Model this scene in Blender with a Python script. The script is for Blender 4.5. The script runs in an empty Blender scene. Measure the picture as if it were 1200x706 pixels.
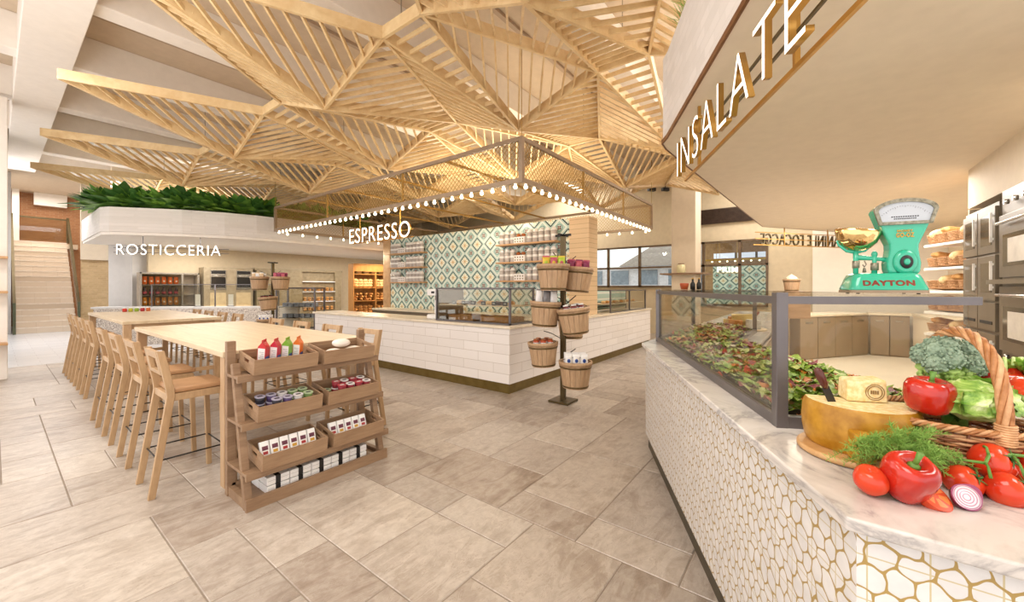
import bpy, math, random
from mathutils import Vector, Matrix
PI = math.pi; R = math.radians
rnd = random.Random(7)
COL = bpy.context.scene.collection
# ---------------------------------------------------------------- frame of the place
# X runs along the right-hand run of the espresso bar, Y along its long front; metres; eye height 1.57
FW = (.796, .605); RT = (.605, -.796); EYE = 1.57; FOC = 462.0
TH = -math.atan2(.796, .605)              # local x = to the right of the viewer, local y = away
def cam(s, t, z=0.0):                     # s metres to the right, t metres ahead of the viewpoint
    return Vector((t*FW[0]+s*RT[0], t*FW[1]+s*RT[1], z))
# ---------------------------------------------------------------- node helpers
class N:
    def __init__(s, t, o): s.t = t; s.o = o
    def _m(s, op, *a):
        n = s.t.nodes.new('ShaderNodeMath'); n.operation = op
        for i, v in enumerate((s,)+a):
            if isinstance(v, N): s.t.links.new(v.o, n.inputs[i])
            else: n.inputs[i].default_value = v
        return N(s.t, n.outputs[0])
    def __add__(s, b): return s._m('ADD', b)
    def __sub__(s, b): return s._m('SUBTRACT', b)
    def __mul__(s, b): return s._m('MULTIPLY', b)
    def frac(s): return s._m('FRACT')
    def abs(s): return s._m('ABSOLUTE')
    def lt(s, b): return s._m('LESS_THAN', b)
    def gt(s, b): return s._m('GREATER_THAN', b)
    def sin(s): return s._m('SINE')
    def sqrt(s): return s._m('SQRT')
    def mn(s, b): return s._m('MINIMUM', b)
    def mx(s, b): return s._m('MAXIMUM', b)
    def floor(s): return s._m('FLOOR')
    def atan2(s, b): return s._m('ARCTAN2', b)
def srgb(c):
    if isinstance(c, str): c = tuple(int(c[i:i+2], 16)/255 for i in (0, 2, 4))
    return tuple(x/12.92 if x <= .04045 else ((x+.055)/1.055)**2.4 for x in c)+(1,)
class MT:
    def __init__(s, name, col='cccccc', rough=.5, metal=0, spec=.5):
        s.m = bpy.data.materials.new(name); s.m.use_nodes = True
        s.t = s.m.node_tree; s.b = s.t.nodes['Principled BSDF']
        s.b.inputs['Base Color'].default_value = srgb(col)
        s.b.inputs['Roughness'].default_value = rough; s.b.inputs['Metallic'].default_value = metal
        s.b.inputs['Specular IOR Level'].default_value = spec
        s.m.diffuse_color = srgb(col)
    def coord(s, scale=(1, 1, 1), kind='Object', loc=(0, 0, 0), rot=(0, 0, 0)):
        c = s.t.nodes.new('ShaderNodeTexCoord'); mp = s.t.nodes.new('ShaderNodeMapping')
        mp.inputs['Scale'].default_value = scale; mp.inputs['Location'].default_value = loc; mp.inputs['Rotation'].default_value = rot
        s.t.links.new(c.outputs[kind], mp.inputs[0]); return mp.outputs[0]
    def xyz(s, kind='Object'):
        c = s.t.nodes.new('ShaderNodeTexCoord'); x = s.t.nodes.new('ShaderNodeSeparateXYZ')
        s.t.links.new(c.outputs[kind], x.inputs[0]); return [N(s.t, o) for o in x.outputs]
    def noise(s, vec, scale=5, detail=4, rough=.55, dist=0):
        n = s.t.nodes.new('ShaderNodeTexNoise'); s.t.links.new(vec, n.inputs['Vector'])
        n.inputs['Scale'].default_value = scale; n.inputs['Detail'].default_value = detail
        n.inputs['Roughness'].default_value = rough; n.inputs['Distortion'].default_value = dist
        return N(s.t, n.outputs[0])
    def ramp(s, fac, stops, const=False):
        r = s.t.nodes.new('ShaderNodeValToRGB'); e = r.color_ramp.elements
        if const: r.color_ramp.interpolation = 'CONSTANT'
        while len(e) < len(stops): e.new(.5)
        for i, (p, c) in enumerate(stops): e[i].position = p; e[i].color = srgb(c)
        s.t.links.new(fac.o if isinstance(fac, N) else fac, r.inputs[0]); return r.outputs[0]
    def mix(s, fac, a, b, mode='MIX'):
        m = s.t.nodes.new('ShaderNodeMix'); m.data_type = 'RGBA'; m.blend_type = mode
        for i, v in ((0, fac), (6, a), (7, b)):
            if isinstance(v, N): s.t.links.new(v.o, m.inputs[i])
            elif isinstance(v, (int, float)): m.inputs[i].default_value = v
            elif isinstance(v, str): m.inputs[i].default_value = srgb(v)
            else: s.t.links.new(v, m.inputs[i])
        return m.outputs[2]
    def color(s, o): s.t.links.new(o, s.b.inputs['Base Color']); return s
    def bump(s, h, strength=.3, dist=.01):
        b = s.t.nodes.new('ShaderNodeBump'); b.inputs['Strength'].default_value = strength; b.inputs['Distance'].default_value = dist
        s.t.links.new(h.o if isinstance(h, N) else h, b.inputs['Height']); s.t.links.new(b.outputs[0], s.b.inputs['Normal']); return s
    def emit(s, col, st): s.b.inputs['Emission Color'].default_value = srgb(col); s.b.inputs['Emission Strength'].default_value = st; return s
def plain(name, col, rough=.5, metal=0, var=.06, scale=8, bump=0):
    m = MT(name, col, rough, metal); c = srgb(col)
    n = m.noise(m.coord(), scale, 3)
    d = tuple(max(0, x-var) for x in ((int(col[i:i+2], 16)/255) for i in (0, 2, 4))); u = tuple(min(1, x+var*.6) for x in ((int(col[i:i+2], 16)/255) for i in (0, 2, 4)))
    m.color(m.ramp(n, [(.3, d), (.7, u)]))
    if bump: m.bump(n, bump, .01)
    return m.m
def wood(name, a, b, vec=(2, 22, 22), rough=.5, bump=.1):
    m = MT(name, a, rough); v = m.coord(vec)
    n = m.noise(v, 1.0, 5, .6, .6); n2 = m.noise(v, 5.0, 3)
    m.color(m.ramp(n*.75+n2*.25, [(.32, a), (.68, b)])); m.bump(n2, bump, .003); return m.m
def glow(name, col, st):
    m = MT(name, col, .4); m.emit(col, st); return m.m
def glass(name, tint='eef4f2', rough=.0, alpha=.14):
    m = bpy.data.materials.new(name); m.use_nodes = True; t = m.node_tree
    for n in list(t.nodes): t.nodes.remove(n)
    o = t.nodes.new('ShaderNodeOutputMaterial'); mx = t.nodes.new('ShaderNodeMixShader')
    tr = t.nodes.new('ShaderNodeBsdfTransparent'); gl = t.nodes.new('ShaderNodeBsdfGlossy'); fr = t.nodes.new('ShaderNodeFresnel')
    tr.inputs[0].default_value = srgb(tint); gl.inputs['Roughness'].default_value = rough; fr.inputs[0].default_value = 1.45
    ad = t.nodes.new('ShaderNodeMath'); ad.operation = 'MULTIPLY'; ad.inputs[1].default_value = alpha*3.5
    t.links.new(fr.outputs[0], ad.inputs[0]); t.links.new(ad.outputs[0], mx.inputs[0])
    t.links.new(tr.outputs[0], mx.inputs[1]); t.links.new(gl.outputs[0], mx.inputs[2]); t.links.new(mx.outputs[0], o.inputs[0]); return m
# ---------------------------------------------------------------- mesh helper
class MB:
    def __init__(s): s.v = []; s.f = []; s.mi = []; s.sm = []; s.at = []
    def add(s, vs, fs, mi=0, sm=False, at=None):
        n = len(s.v); s.v += [tuple(v) for v in vs]
        for f in fs: s.f.append(tuple(n+i for i in f)); s.mi.append(mi); s.sm.append(sm); s.at.append(at or 0.0)
        return s
    def box(s, x0, x1, y0, y1, z0, z1, mi=0, M=None):
        vs = [Vector((x, y, z)) for z in (z0, z1) for y in (y0, y1) for x in (x0, x1)]
        if M is not None: vs = [M @ v for v in vs]
        return s.add(vs, [(0, 2, 3, 1), (4, 5, 7, 6), (0, 1, 5, 4), (2, 6, 7, 3), (0, 4, 6, 2), (1, 3, 7, 5)], mi)
    def bar(s, a, b, w, h, mi=0, drop=0.0, up=(0, 0, 1)):   # box from a to b, width w, height h (h below/above the line by drop)
        a = Vector(a); b = Vector(b); d = (b-a); L = d.length
        if L < 1e-6: return s
        d /= L; side = d.cross(Vector(up))
        if side.length < 1e-4: side = d.cross(Vector((1, 0, 0)))
        side.normalize(); u = side.cross(d).normalized()
        vs = [p+side*(sx*w/2)+u*(sz*h/2+drop) for p in (a, b) for sz in (-1, 1) for sx in (-1, 1)]
        return s.add(vs, [(0, 1, 3, 2), (4, 6, 7, 5), (0, 4, 5, 1), (2, 3, 7, 6), (0, 2, 6, 4), (1, 5, 7, 3)], mi)
    def prism(s, pts, z0, z1, mi=0, top=None, side=None):
        n = len(pts); vs = [(p[0], p[1], z0) for p in pts]+[(p[0], p[1], z1) for p in pts]
        a = sum(pts[i][0]*pts[(i+1) % n][1]-pts[(i+1) % n][0]*pts[i][1] for i in range(n))
        idx = list(range(n)) if a > 0 else list(range(n))[::-1]
        b = len(s.v); s.v += vs
        s.f.append(tuple(b+i for i in idx[::-1])); s.f.append(tuple(b+n+i for i in idx)); s.mi += [mi, mi if top is None else top]; s.sm += [0, 0]; s.at += [0., 0.]
        for k in range(n):
            i, j = idx[k], idx[(k+1) % n]; s.f.append((b+i, b+j, b+n+j, b+n+i)); s.mi.append(mi if side is None else side); s.sm.append(0); s.at.append(0.)
        return s
    def cyl(s, c, r, z0, z1, n=16, mi=0, r2=None, sm=True, M=None, cap=True):
        return s.lathe([(0, z0), (r, z0), (r if r2 is None else r2, z1), (0, z1)] if cap else [(r, z0), (r if r2 is None else r2, z1)], n, mi, c, sm, M, flatcaps=cap)
    def lathe(s, prof, n=20, mi=0, c=(0, 0), sm=True, M=None, lobes=None, flatcaps=False, sx=1, sy=1):
        rings = []; b = len(s.v)
        for k, (r, z) in enumerate(prof):
            if r < 1e-6: rings.append([b]); vs = [Vector((c[0], c[1], z))]
            else:
                vs = []
                for i in range(n):
                    a = 2*PI*i/n; rr = r*(lobes(a, k, z) if lobes else 1)
                    vs.append(Vector((c[0]+rr*math.cos(a)*sx, c[1]+rr*math.sin(a)*sy, z)))
                rings.append(list(range(b, b+n)))
            if M is not None: vs = [M @ v for v in vs]
            s.v += [tuple(v) for v in vs]; b += len(vs)
        for k in range(len(rings)-1):
            A, B = rings[k], rings[k+1]
            fl = sm and not (flatcaps and (k == 0 or k == len(rings)-2))
            for i in range(n):
                j = (i+1) % n
                if len(A) == 1 and len(B) == 1: continue
                if len(A) == 1: f = (A[0], B[j], B[i])
                elif len(B) == 1: f = (A[i], A[j], B[0])
                else: f = (A[i], A[j], B[j], B[i])
                s.f.append(f); s.mi.append(mi); s.sm.append(fl); s.at.append(0.)
        return s
    def tube(s, pts, r, n=6, mi=0, closed=False, sm=True, flat=1.0):
        pts = [Vector(p) for p in pts]; m = len(pts); b = len(s.v); prev = None
        for i, p in enumerate(pts):
            if closed: d = pts[(i+1) % m]-pts[i-1]
            else: d = pts[min(i+1, m-1)]-pts[max(i-1, 0)]
            if d.length < 1e-9: d = Vector((0, 0, 1))
            d.normalize()
            if prev is None: u = d.orthogonal().normalized() if abs(d.z) > .95 else d.cross(Vector((0, 0, 1))).normalized()
            else:
                u = prev-d*prev.dot(d)
                u = u.normalized() if u.length > 1e-6 else d.orthogonal().normalized()
            prev = u; w = d.cross(u); rr = r[i] if isinstance(r, (list, tuple)) else r
            for k in range(n):
                a = 2*PI*k/n; s.v.append(tuple(p+u*(math.cos(a)*rr)+w*(math.sin(a)*rr*flat)))
        for i in range(m if closed else m-1):
            for k in range(n):
                A = b+i*n; B = b+((i+1) % m)*n; s.f.append((A+k, A+(k+1) % n, B+(k+1) % n, B+k)); s.mi.append(mi); s.sm.append(sm); s.at.append(0.)
        if not closed:
            s.f.append(tuple(b+k for k in range(n))[::-1]); s.f.append(tuple(b+(m-1)*n+k for k in range(n))); s.mi += [mi, mi]; s.sm += [0, 0]; s.at += [0., 0.]
        return s
    def ball(s, c, r, n=10, mi=0, sx=1, sy=1, sz=1, f=None, M=None):
        m = max(4, n//2+1); b = len(s.v); c = Vector(c)
        for i in range(m+1):
            ph = PI*i/m
            for k in range(n):
                a = 2*PI*k/n; d = Vector((math.sin(ph)*math.cos(a)*sx, math.sin(ph)*math.sin(a)*sy, math.cos(ph)*sz))
                q = d*(r*(f(d) if f else 1))
                q = (M @ q if M is not None else q)+c
                s.v.append(tuple(q))
                if i in (0, m): break
        def ix(i, k):
            if i == 0: return b
            if i == m: return b+1+(m-1)*n
            return b+1+(i-1)*n+k % n
        for i in range(m):
            for k in range(n):
                if i == 0: fc = (ix(0, 0), ix(1, k), ix(1, k+1))
                elif i == m-1: fc = (ix(i, k+1), ix(i, k), ix(m, 0))
                else: fc = (ix(i, k), ix(i+1, k), ix(i+1, k+1), ix(i, k+1))
                s.f.append(fc); s.mi.append(mi); s.sm.append(True); s.at.append(0.)
        return s
    def mesh(s, name, mats):
        me = bpy.data.meshes.new(name); me.from_pydata(s.v, [], s.f); 
        for m in (mats if isinstance(mats, (list, tuple)) else [mats]): me.materials.append(m)
        me.polygons.foreach_set('material_index', s.mi); me.polygons.foreach_set('use_smooth', [bool(x) for x in s.sm])
        if any(s.at):
            a = me.attributes.new('tint', 'FLOAT', 'FACE'); a.data.foreach_set('value', [float(x) for x in s.at])
        me.validate(); me.update(); return me
    def build(s, name, mats, parent=None, bevel=0, label=None, seg=2):
        o = bpy.data.objects.new(name, s.mesh(name, mats)); COL.objects.link(o)
        if parent: o.parent = parent
        if bevel:
            b = o.modifiers.new('Bevel', 'BEVEL'); b.width = bevel; b.segments = seg; b.limit_method = 'ANGLE'; b.angle_limit = R(40)
        if label: o['label'] = label
        return o
def tag(o, label, cat, group=None, kind=None):
    o['label'] = label; o['category'] = cat
    if group: o['group'] = group
    if kind: o['kind'] = kind
    return o
def struct(o, label=None):
    o['kind'] = 'structure'
    if label: o['label'] = label
    return o
def thing(name, label, cat, loc=(0, 0, 0), rz=0, group=None, rot=None):
    o = bpy.data.objects.new(name, None); COL.objects.link(o); o.location = loc
    o.rotation_euler = rot if rot else (0, 0, rz); o.empty_display_size = .1
    return tag(o, label, cat, group)
def one(mb, name, mats, label, cat, loc=(0, 0, 0), rz=0, group=None, bevel=0, rot=None, seg=2):
    o = mb.build(name, mats, None, bevel, seg=seg); o.location = loc; o.rotation_euler = rot if rot else (0, 0, rz); return tag(o, label, cat, group)
def dup(o, label=None, loc=None, rz=None, parent=None, rot=None, sc=None, group=None):
    c = o.copy(); COL.objects.link(c); c.parent = parent
    if label: c['label'] = label
    if group: c['group'] = group
    if loc is not None: c.location = loc
    if rz is not None: c.rotation_euler = (0, 0, rz)
    if rot is not None: c.rotation_euler = rot
    if sc is not None: c.scale = sc if isinstance(sc, (tuple, list)) else (sc,)*3
    for ch in list(o.children): dup(ch, parent=c)
    return c
def KIDS(o): return [q for q in COL.objects if q.parent is o]
def text_mesh(txt, length, height, depth, mats, bold=0.0, name='lettering', mirror=False):
    cu = bpy.data.curves.new('t', 'FONT'); cu.body = txt; cu.extrude = .05; cu.offset = bold; cu.resolution_u = 5; cu.align_x = 'LEFT'; cu.space_character = 1.12
    ob = bpy.data.objects.new('t', cu); COL.objects.link(ob); bpy.context.view_layer.update()
    me = bpy.data.meshes.new_from_object(ob.evaluated_get(bpy.context.evaluated_depsgraph_get()))
    bpy.data.objects.remove(ob); me.name = name
    xs = [v.co.x for v in me.vertices]; ys = [v.co.y for v in me.vertices]; zs = [v.co.z for v in me.vertices]
    x0, x1, y0, y1, z0, z1 = min(xs), max(xs), min(ys), max(ys), min(zs), max(zs)
    for v in me.vertices:
        x, y, z = v.co; v.co = ((x-x0)/(x1-x0)*length, -(z-z0)/(z1-z0)*depth, (y-y0)/(y1-y0)*height)   # front faces -y
    me.materials.clear()
    for m in mats: me.materials.append(m)
    me.update()
    for p in me.polygons: p.material_index = 0 if (p.normal.y < -.7 or len(mats) == 1) else 1
    return me
def text(name, txt, length, height, depth, mats, parent=None, loc=(0, 0, 0), rot=(0, 0, 0), bold=0.0):
    o = bpy.data.objects.new(name, text_mesh(txt, length, height, depth, mats, bold, name)); COL.objects.link(o)
    o.parent = parent; o.location = loc; o.rotation_euler = rot; return o
def ordn(i): return ['first', 'second', 'third', 'fourth', 'fifth', 'sixth', 'seventh', 'eighth', 'ninth', 'tenth', 'eleventh', 'twelfth', 'thirteenth', 'fourteenth', 'fifteenth'][i]
# ---------------------------------------------------------------- materials
W_LAT = wood('lattice ash', 'cfab78', 'ead0a0', (3, 3, 3), .5, .05)
W_OAK = wood('oak', 'ad8a64', 'c8a884', (14, 14, 2.5), .45)
W_OAKX = wood('oak along x', 'ae8c66', 'ccac86', (2, 16, 16), .45)
W_TAB = wood('pale ash table', 'cdb591', 'e3cfae', (16, 1.5, 16), .35)
W_RACK = wood('brown oak', '7f6148', 'a08366', (2, 14, 14), .5)
W_CRATE = wood('crate oak', '8d6e52', 'ac8d6e', (2.5, 18, 18), .5)
W_BUCK = wood('bucket staves', 'aa8764', 'caa985', (18, 18, 2), .55)
W_SHELF = wood('shelf oak', 'b98c5e', 'd0a678', (12, 2, 12), .45)
CUSH = plain('tan leather', 'b48a62', .45, 0, .03)
BRONZE = plain('dark bronze', '5d4f33', .38, .6, .03)
BLKM = plain('black metal', '2a2724', .4, .6, .02)
GREYF = plain('grey steel frame', '6d6869', .38, .5, .02)
GOLD = plain('brushed brass', 'c79d4c', .3, .9, .04)
BRASSM = plain('mesh brass', 'b08d4e', .4, .6, .05)
BRASSP = plain('painted champagne frame', '9e8870', .45, .3, .03)
STEEL = plain('stainless', 'b9b6b0', .25, .95, .03)
GLASS = glass('clear glass')
CASEG = glass('case glass', 'f0efe9', .02, .10)
WPAINT = plain('white paint', 'ece4da', .6, 0, .015)
CREAM = plain('cream plaster', 'e3d3bb', .7, 0, .015)
BEIGE = plain('beige plaster', 'd2c1a2', .75, 0, .02)
TAUPE = plain('taupe ceiling', 'b49f8a', .8, 0, .02)
SLATEW = plain('grey white plaster', 'd6d3d0', .7, 0, .015)
WHITE = plain('white matt', 'f3f1ee', .45, 0, .01)
BLACK = plain('black matt', '1d1b1b', .5, 0, .01)
LIT = glow('lit letter face', 'fff8ea', 1.5)
BULB = glow('warm bulb', 'fff0cf', 4)
TAUPEC = plain('taupe cabinet', '9b8871', .35, 0, .02, 3)
OVENM = plain('bronze grey oven', '736654', .35, .25, .03, 3)
OVENG = MT('dark oven glass', '2b2724', .08).m
GREEN1 = plain('leaf green', '6b9a3e', .4, 0, .1, 6)
GREEN2 = plain('deep leaf green', '44712f', .4, 0, .1, 6)
LGREEN = plain('light leaf green', '7fae3c', .5, 0, .1, 30)
def marble():
    m = MT('white marble', 'e8e4df', .18); v = m.coord((1, 1, 1))
    n = m.noise(v, 2.2, 8, .62, 1.6); k = (n-.5).abs()
    base = m.ramp(k, [(0, 'b9b7b8'), (.03, 'd9d7d5'), (.10, 'ebe9e7')]); w = m.noise(v, 1.1, 3)
    m.color(m.mix(1, base, m.ramp(w, [(.35, 'e8e2dc'), (.65, 'f8f6f4')]), 'MULTIPLY')); return m.m
MARBLE = marble()
TRAV = plain('cream stone worktop', 'e6d8c0', .25, 0, .04, 6)
def brick(name, c1, c2, mort, scale, bw, bh, ms=.01, axis='xz', off=.5, rough=.5, bump=.3, vary=.0, spec=.5):
    m = MT(name, c1, rough, 0, spec); c = m.xyz(); t = m.t
    cb = t.nodes.new('ShaderNodeCombineXYZ')
    d = {'x': c[0], 'y': c[1], 'z': c[2], 's': c[0]+c[1]}
    t.links.new(d[axis[0]].o, cb.inputs[0]); t.links.new(d[axis[1]].o, cb.inputs[1])
    b = t.nodes.new('ShaderNodeTexBrick'); t.links.new(cb.outputs[0], b.inputs['Vector'])
    b.inputs['Color1'].default_value = srgb(c1); b.inputs['Color2'].default_value = srgb(c2); b.inputs['Mortar'].default_value = srgb(mort)
    b.inputs['Scale'].default_value = scale; b.inputs['Brick Width'].default_value = bw; b.inputs['Row Height'].default_value = bh
    b.inputs['Mortar Size'].default_value = ms; b.offset = off; b.inputs['Mortar Smooth'].default_value = .1
    n = m.noise(m.coord(), 12, 4)
    m.color(m.mix(.12+vary, b.outputs['Color'], m.ramp(n, [(.3, c2), (.7, c1)])))
    inv = N(t, b.outputs['Fac'])*-1.0+n*(.4 if rough > .6 else .05); m.bump(inv, bump, .006); return m.m
SUBWAY_Y = brick('long white tile y', 'efe9e4', 'e6dfd9', 'c5bbb0', 1, .62, .145, .004, 'yz', .5, .2)
SUBWAY_X = brick('long white tile x', 'efe9e4', 'e6dfd9', 'c5bbb0', 1, .62, .145, .004, 'xz', .5, .2)
WBRICK = brick('whitewashed brick', 'e7e0da', 'dcd5ce', 'ded7d0', 1, .24, .075, .006, 'sz', .5, .85, .6)
RBRICK = brick('orange brown brick', 'b5835a', 'a06c48', 'b99474', 1, .24, .075, .01, 'xz', .5, .85, .5, .3)
BBRICK = brick('buff brick', 'd0b48a', 'b79a70', 'c9b18c', 1, .24, .075, .01, 'xz', .5, .85, .5, .3)
STAIRT = brick('cream stair stone', 'e2d0bb', 'd8c5ae', 'c8b49c', 1, .6, .5, .004, 'xy', .5, .5, .1)
PLANKW = brick('pale plank', 'dfc29a', 'd5b68c', 'a5865d', 1, 3, .1, .004, 'yz', .3, .5, .3)
def hexmat():
    m = MT('hexagon tile gold grout', 'ecebe9', .3); c = m.xyz(); t = m.t
    u = (c[0]*.887+c[1]*.461); 
    geo = t.nodes.new('ShaderNodeNewGeometry'); sx = t.nodes.new('ShaderNodeSeparateXYZ'); t.links.new(geo.outputs['Normal'], sx.inputs[0])
    isx = N(t, sx.outputs[0]).abs().gt(.8); uu = c[1]*isx+u*(isx*-1+1)
    jn = m.noise(m.coord((9, 9, 9)), 1.0, 2); jn2 = m.noise(m.coord((9, 9, 9), loc=(5, 3, 1)), 1.0, 2)
    S = 1/.054; px = uu*S+(jn-.5)*1.1; py = c[2]*(S*.86)+(jn2-.5)*1.1; H3 = 1.7320508
    ax = px.frac()-.5; ay = (py*(1/H3)).frac()*H3-H3/2; bx = (px+.5).frac()-.5; by = ((py+H3/2)*(1/H3)).frac()*H3-H3/2
    la = ax*ax+ay*ay; lb = bx*bx+by*by; k = la.lt(lb); gx_ = ax.abs()*k+bx.abs()*(k*-1+1); gy_ = ay.abs()*k+by.abs()*(k*-1+1)
    hexn = (gx_*.5+gy_*.866).mx(gx_); ln = la.mn(lb).sqrt(); e = hexn*.62+ln*.38
    d = (e*-1+.5).mx(0.0); grout = e.gt(.46)
    P = .106
    gx = ((uu*(1/P)).frac()-.5).abs().gt(.485); gz = (((c[2]+.03)*(1/P)).frac()-.5).abs().gt(.485)
    line = gx.mx(gz)
    base = m.ramp(m.noise(m.coord(), 14, 3), [(.3, 'd3d0ce'), (.7, 'e3e0dd')])
    g1 = m.mix(line, base, 'c6b893'); m.color(m.mix(grout, g1, 'a98d52')); m.bump(d.mn(.12), .6, .012); return m.m
HEX = hexmat()
def deco():   # patterned wall: y along, z up
    m = MT('teal diamond wall tile', 'cfe0da', .25); c = m.xyz()
    A, B = .44, .42
    u = ((c[1]*(1/A)).frac()-.5); v = ((c[2]*(1/B)+.15).frac()-.5)
    def motif(u, v):
        au, av = u.abs(), v.abs(); return au, av, au+av
    au, av, d = motif(u, v)
    zig = ((au-av)*22.0).sin().abs()*.025
    ink = (d-zig).lt(.425)*(d-zig).gt(.335)
    inner = d.lt(.31)
    r = (u*u+v*v).sqrt(); ang = v.atan2(u)
    petal = r.lt((((ang*4.0).sin()).abs()*.11+.13))
    star = (au-av).abs().lt(.022)*r.lt(.2)
    orange = (au.mn(av)).lt(.02)*r.lt(.15)
    # the diamonds between
    u2 = ((u+.5).frac()-.5).abs()*1.0; u2 = (u+.5).frac(); v2 = (v+.5).frac()
    pu = (u2-.0); uu = (((c[1]*(1/A)+.5).frac())-.5); vv = (((c[2]*(1/B)+.65).frac())-.5)
    r2 = (uu*uu+vv*vv).sqrt(); a2 = vv.atan2(uu)
    ring = r2.lt(.2)*r2.gt(.165); blob = r2.lt(((a2*2.0).sin().abs()*.09+.05))
    d2 = uu.abs()+vv.abs(); teal = (d2*-1+.5).abs().lt(.0)
    edge = d2.lt(.46)*d2.gt(.36)
    col = m.mix(edge, 'b4cfc6', 'e6eae0')
    col = m.mix(ring, col, '5d8781'); col = m.mix(blob, col, '86605a'); col = m.mix(r2.lt(.03), col, 'd8c9a0')
    mask = d.lt(.44)
    f = m.mix(inner, 'bcd3c8', 'd5dccb'); f = m.mix(ink, f, '27393a'); f = m.mix(petal, f, 'f6efd6'); f = m.mix(star, f, '8fae9f'); f = m.mix(orange, f, 'dba648')
    res = m.mix(mask, col, f)
    tx = ((c[1]*(1/A*2)).frac()-.5).abs().gt(.494); tz = ((c[2]*(1/B*2)+.3).frac()-.5).abs().gt(.494)
    res = m.mix(tx.mx(tz), res, 'b9c9c2'); m.color(res); return m.m
DECO = deco()
def stone():
    m = MT('tumbled limestone', 'b8a693', .42); t = m.t
    a = t.nodes.new('ShaderNodeAttribute'); a.attribute_name = 'tint'; f = N(t, a.outputs['Fac'])
    c = m.xyz(); cb = t.nodes.new('ShaderNodeCombineXYZ'); 
    t.links.new((c[0]+f*37.0).o, cb.inputs[0]); t.links.new((c[1]+f*91.0).o, cb.inputs[1]); t.links.new((f*13.0).o, cb.inputs[2])
    mp = t.nodes.new('ShaderNodeMapping'); mp.inputs['Scale'].default_value = (1, 1, 1); t.links.new(cb.outputs[0], mp.inputs[0])
    mp2 = t.nodes.new('ShaderNodeMapping'); mp2.inputs['Scale'].default_value = (.7, 2.4, 1); mp2.inputs['Rotation'].default_value = (0, 0, .5); t.links.new(cb.outputs[0], mp2.inputs[0])
    n1 = m.noise(mp.outputs[0], 1.6, 6, .6, .8); n2 = m.noise(mp2.outputs[0], 3.0, 8, .65, 1.5); n3 = m.noise(mp.outputs[0], 14, 6, .7, .5)
    tone = m.ramp(f, [(0, '756556'), (.16, 'b3a89c'), (.32, '8a8079'), (.5, 'c2bab1'), (.64, '806d5e'), (.8, 'a9a29c'), (.9, 'c8c0b6'), (1, '8f7e70')])
    pat = m.ramp(n1*.5+n2*.5, [(.3, '7a6a5e'), (.42, 'b0a498'), (.52, 'dcd5cc'), (.6, 'bdb2a7'), (.72, '958578')])
    col = m.mix(.5, tone, pat, 'MIX'); col = m.mix(.5, col, m.ramp(n3, [(.3, 'b5a592'), (.7, 'f6f0e8')]), 'MULTIPLY')
    vein = (n2-.5).abs().lt(.006)
    m.color(m.mix(vein*.35, col, '7c6856')); m.bump(n2*.6+n3*.4, .25, .01)
    rr = n1*.25+.27; t.links.new(rr.o, m.b.inputs['Roughness']); return m.m
STONE = stone()
GROUT = plain('grout', '8f8274', .8, 0, .03)
PALE = brick('pale grey lobby tile', 'd9d8d8', 'cfcfd1', 'b9b8b8', 1, .6, .3, .004, 'xy', .5, .25, .05)
def terrazzo():
    m = MT('speckled granite', 'b5a79b', .4); n = m.noise(m.coord(), 45, 2, .5)
    m.color(m.ramp(n, [(.38, '8d8078'), (.5, 'c8bcb0'), (.62, 'e6ded4')])); return m.m
GRAN = terrazzo()
def rough_bread(name, a, b, sc=30):
    m = MT(name, a, .75); n = m.noise(m.coord(), sc, 4); m.color(m.ramp(n, [(.35, a), (.65, b)])); m.bump(n, .4, .01); return m.m
BREAD = rough_bread('bread crust', 'b87434', 'e2b06c'); BREAD2 = rough_bread('pale bread', 'd3a567', 'ecd2a0')
WICK = rough_bread('wicker', '9c6a3e', 'c99a68', 60)
# ================================================================ the room
def make_floor():
    G = .305; X0, Y0 = -2.4, -2.8; nx, ny = 53, 50
    occ = [[False]*ny for _ in range(nx)]; mb = MB(); r = random.Random(11)
    sizes = [(3, 2)]*5+[(2, 2)]*5+[(3, 3)]*3+[(2, 1)]*3+[(1, 2)]*2+[(2, 3)]*4+[(4, 2)]*3+[(1, 1)]+[(3, 1)]*1
    g = .0035
    for j in range(ny):
        for i in range(nx):
            if occ[i][j]: continue
            r.shuffle(sizes)
            for w, h in sizes+[(1, 1)]:
                if i+w > nx or j+h > ny: continue
                if any(occ[a][b] for a in range(i, i+w) for b in range(j, j+h)): continue
                for a in range(i, i+w):
                    for b in range(j, j+h): occ[a][b] = True
                x0, x1, y0, y1 = X0+i*G+g, X0+(i+w)*G-g, Y0+j*G+g, Y0+(j+h)*G-g
                c = .004
                mb.add([(x0, y0, -.004), (x1, y0, -.004), (x1, y1, -.004), (x0, y1, -.004), (x0+c, y0+c, 0), (x1-c, y0+c, 0), (x1-c, y1-c, 0), (x0+c, y1-c, 0)],
                       [(4, 5, 6, 7), (0, 1, 5, 4), (1, 2, 6, 5), (2, 3, 7, 6), (3, 0, 4, 7)], 0, False, r.random()*.98+.01); break
    mb.box(X0, X0+nx*G, Y0, Y0+ny*G, -.1, -.004, 1)
    struct(mb.build('floor', [STONE, GROUT]))
    mb = MB().box(-2.4, 16, Y0+ny*G, 27, -.1, 0); struct(mb.build('floor_lobby', [PALE]))
    struct(MB().prism([(2.3, -2.45), (2.3, -.58), (4.19, .40), (10.45, .40), (12.3, -.9), (12.3, -1.8), (7.2, -1.8), (6.7, -1.4), (3.1, -1.4), (3.1, -2.45)], -.003, .003).build('floor_staff', [plain('cream staff floor', 'e3d8c6', .35, 0, .02, 3)]))
make_floor()
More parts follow.
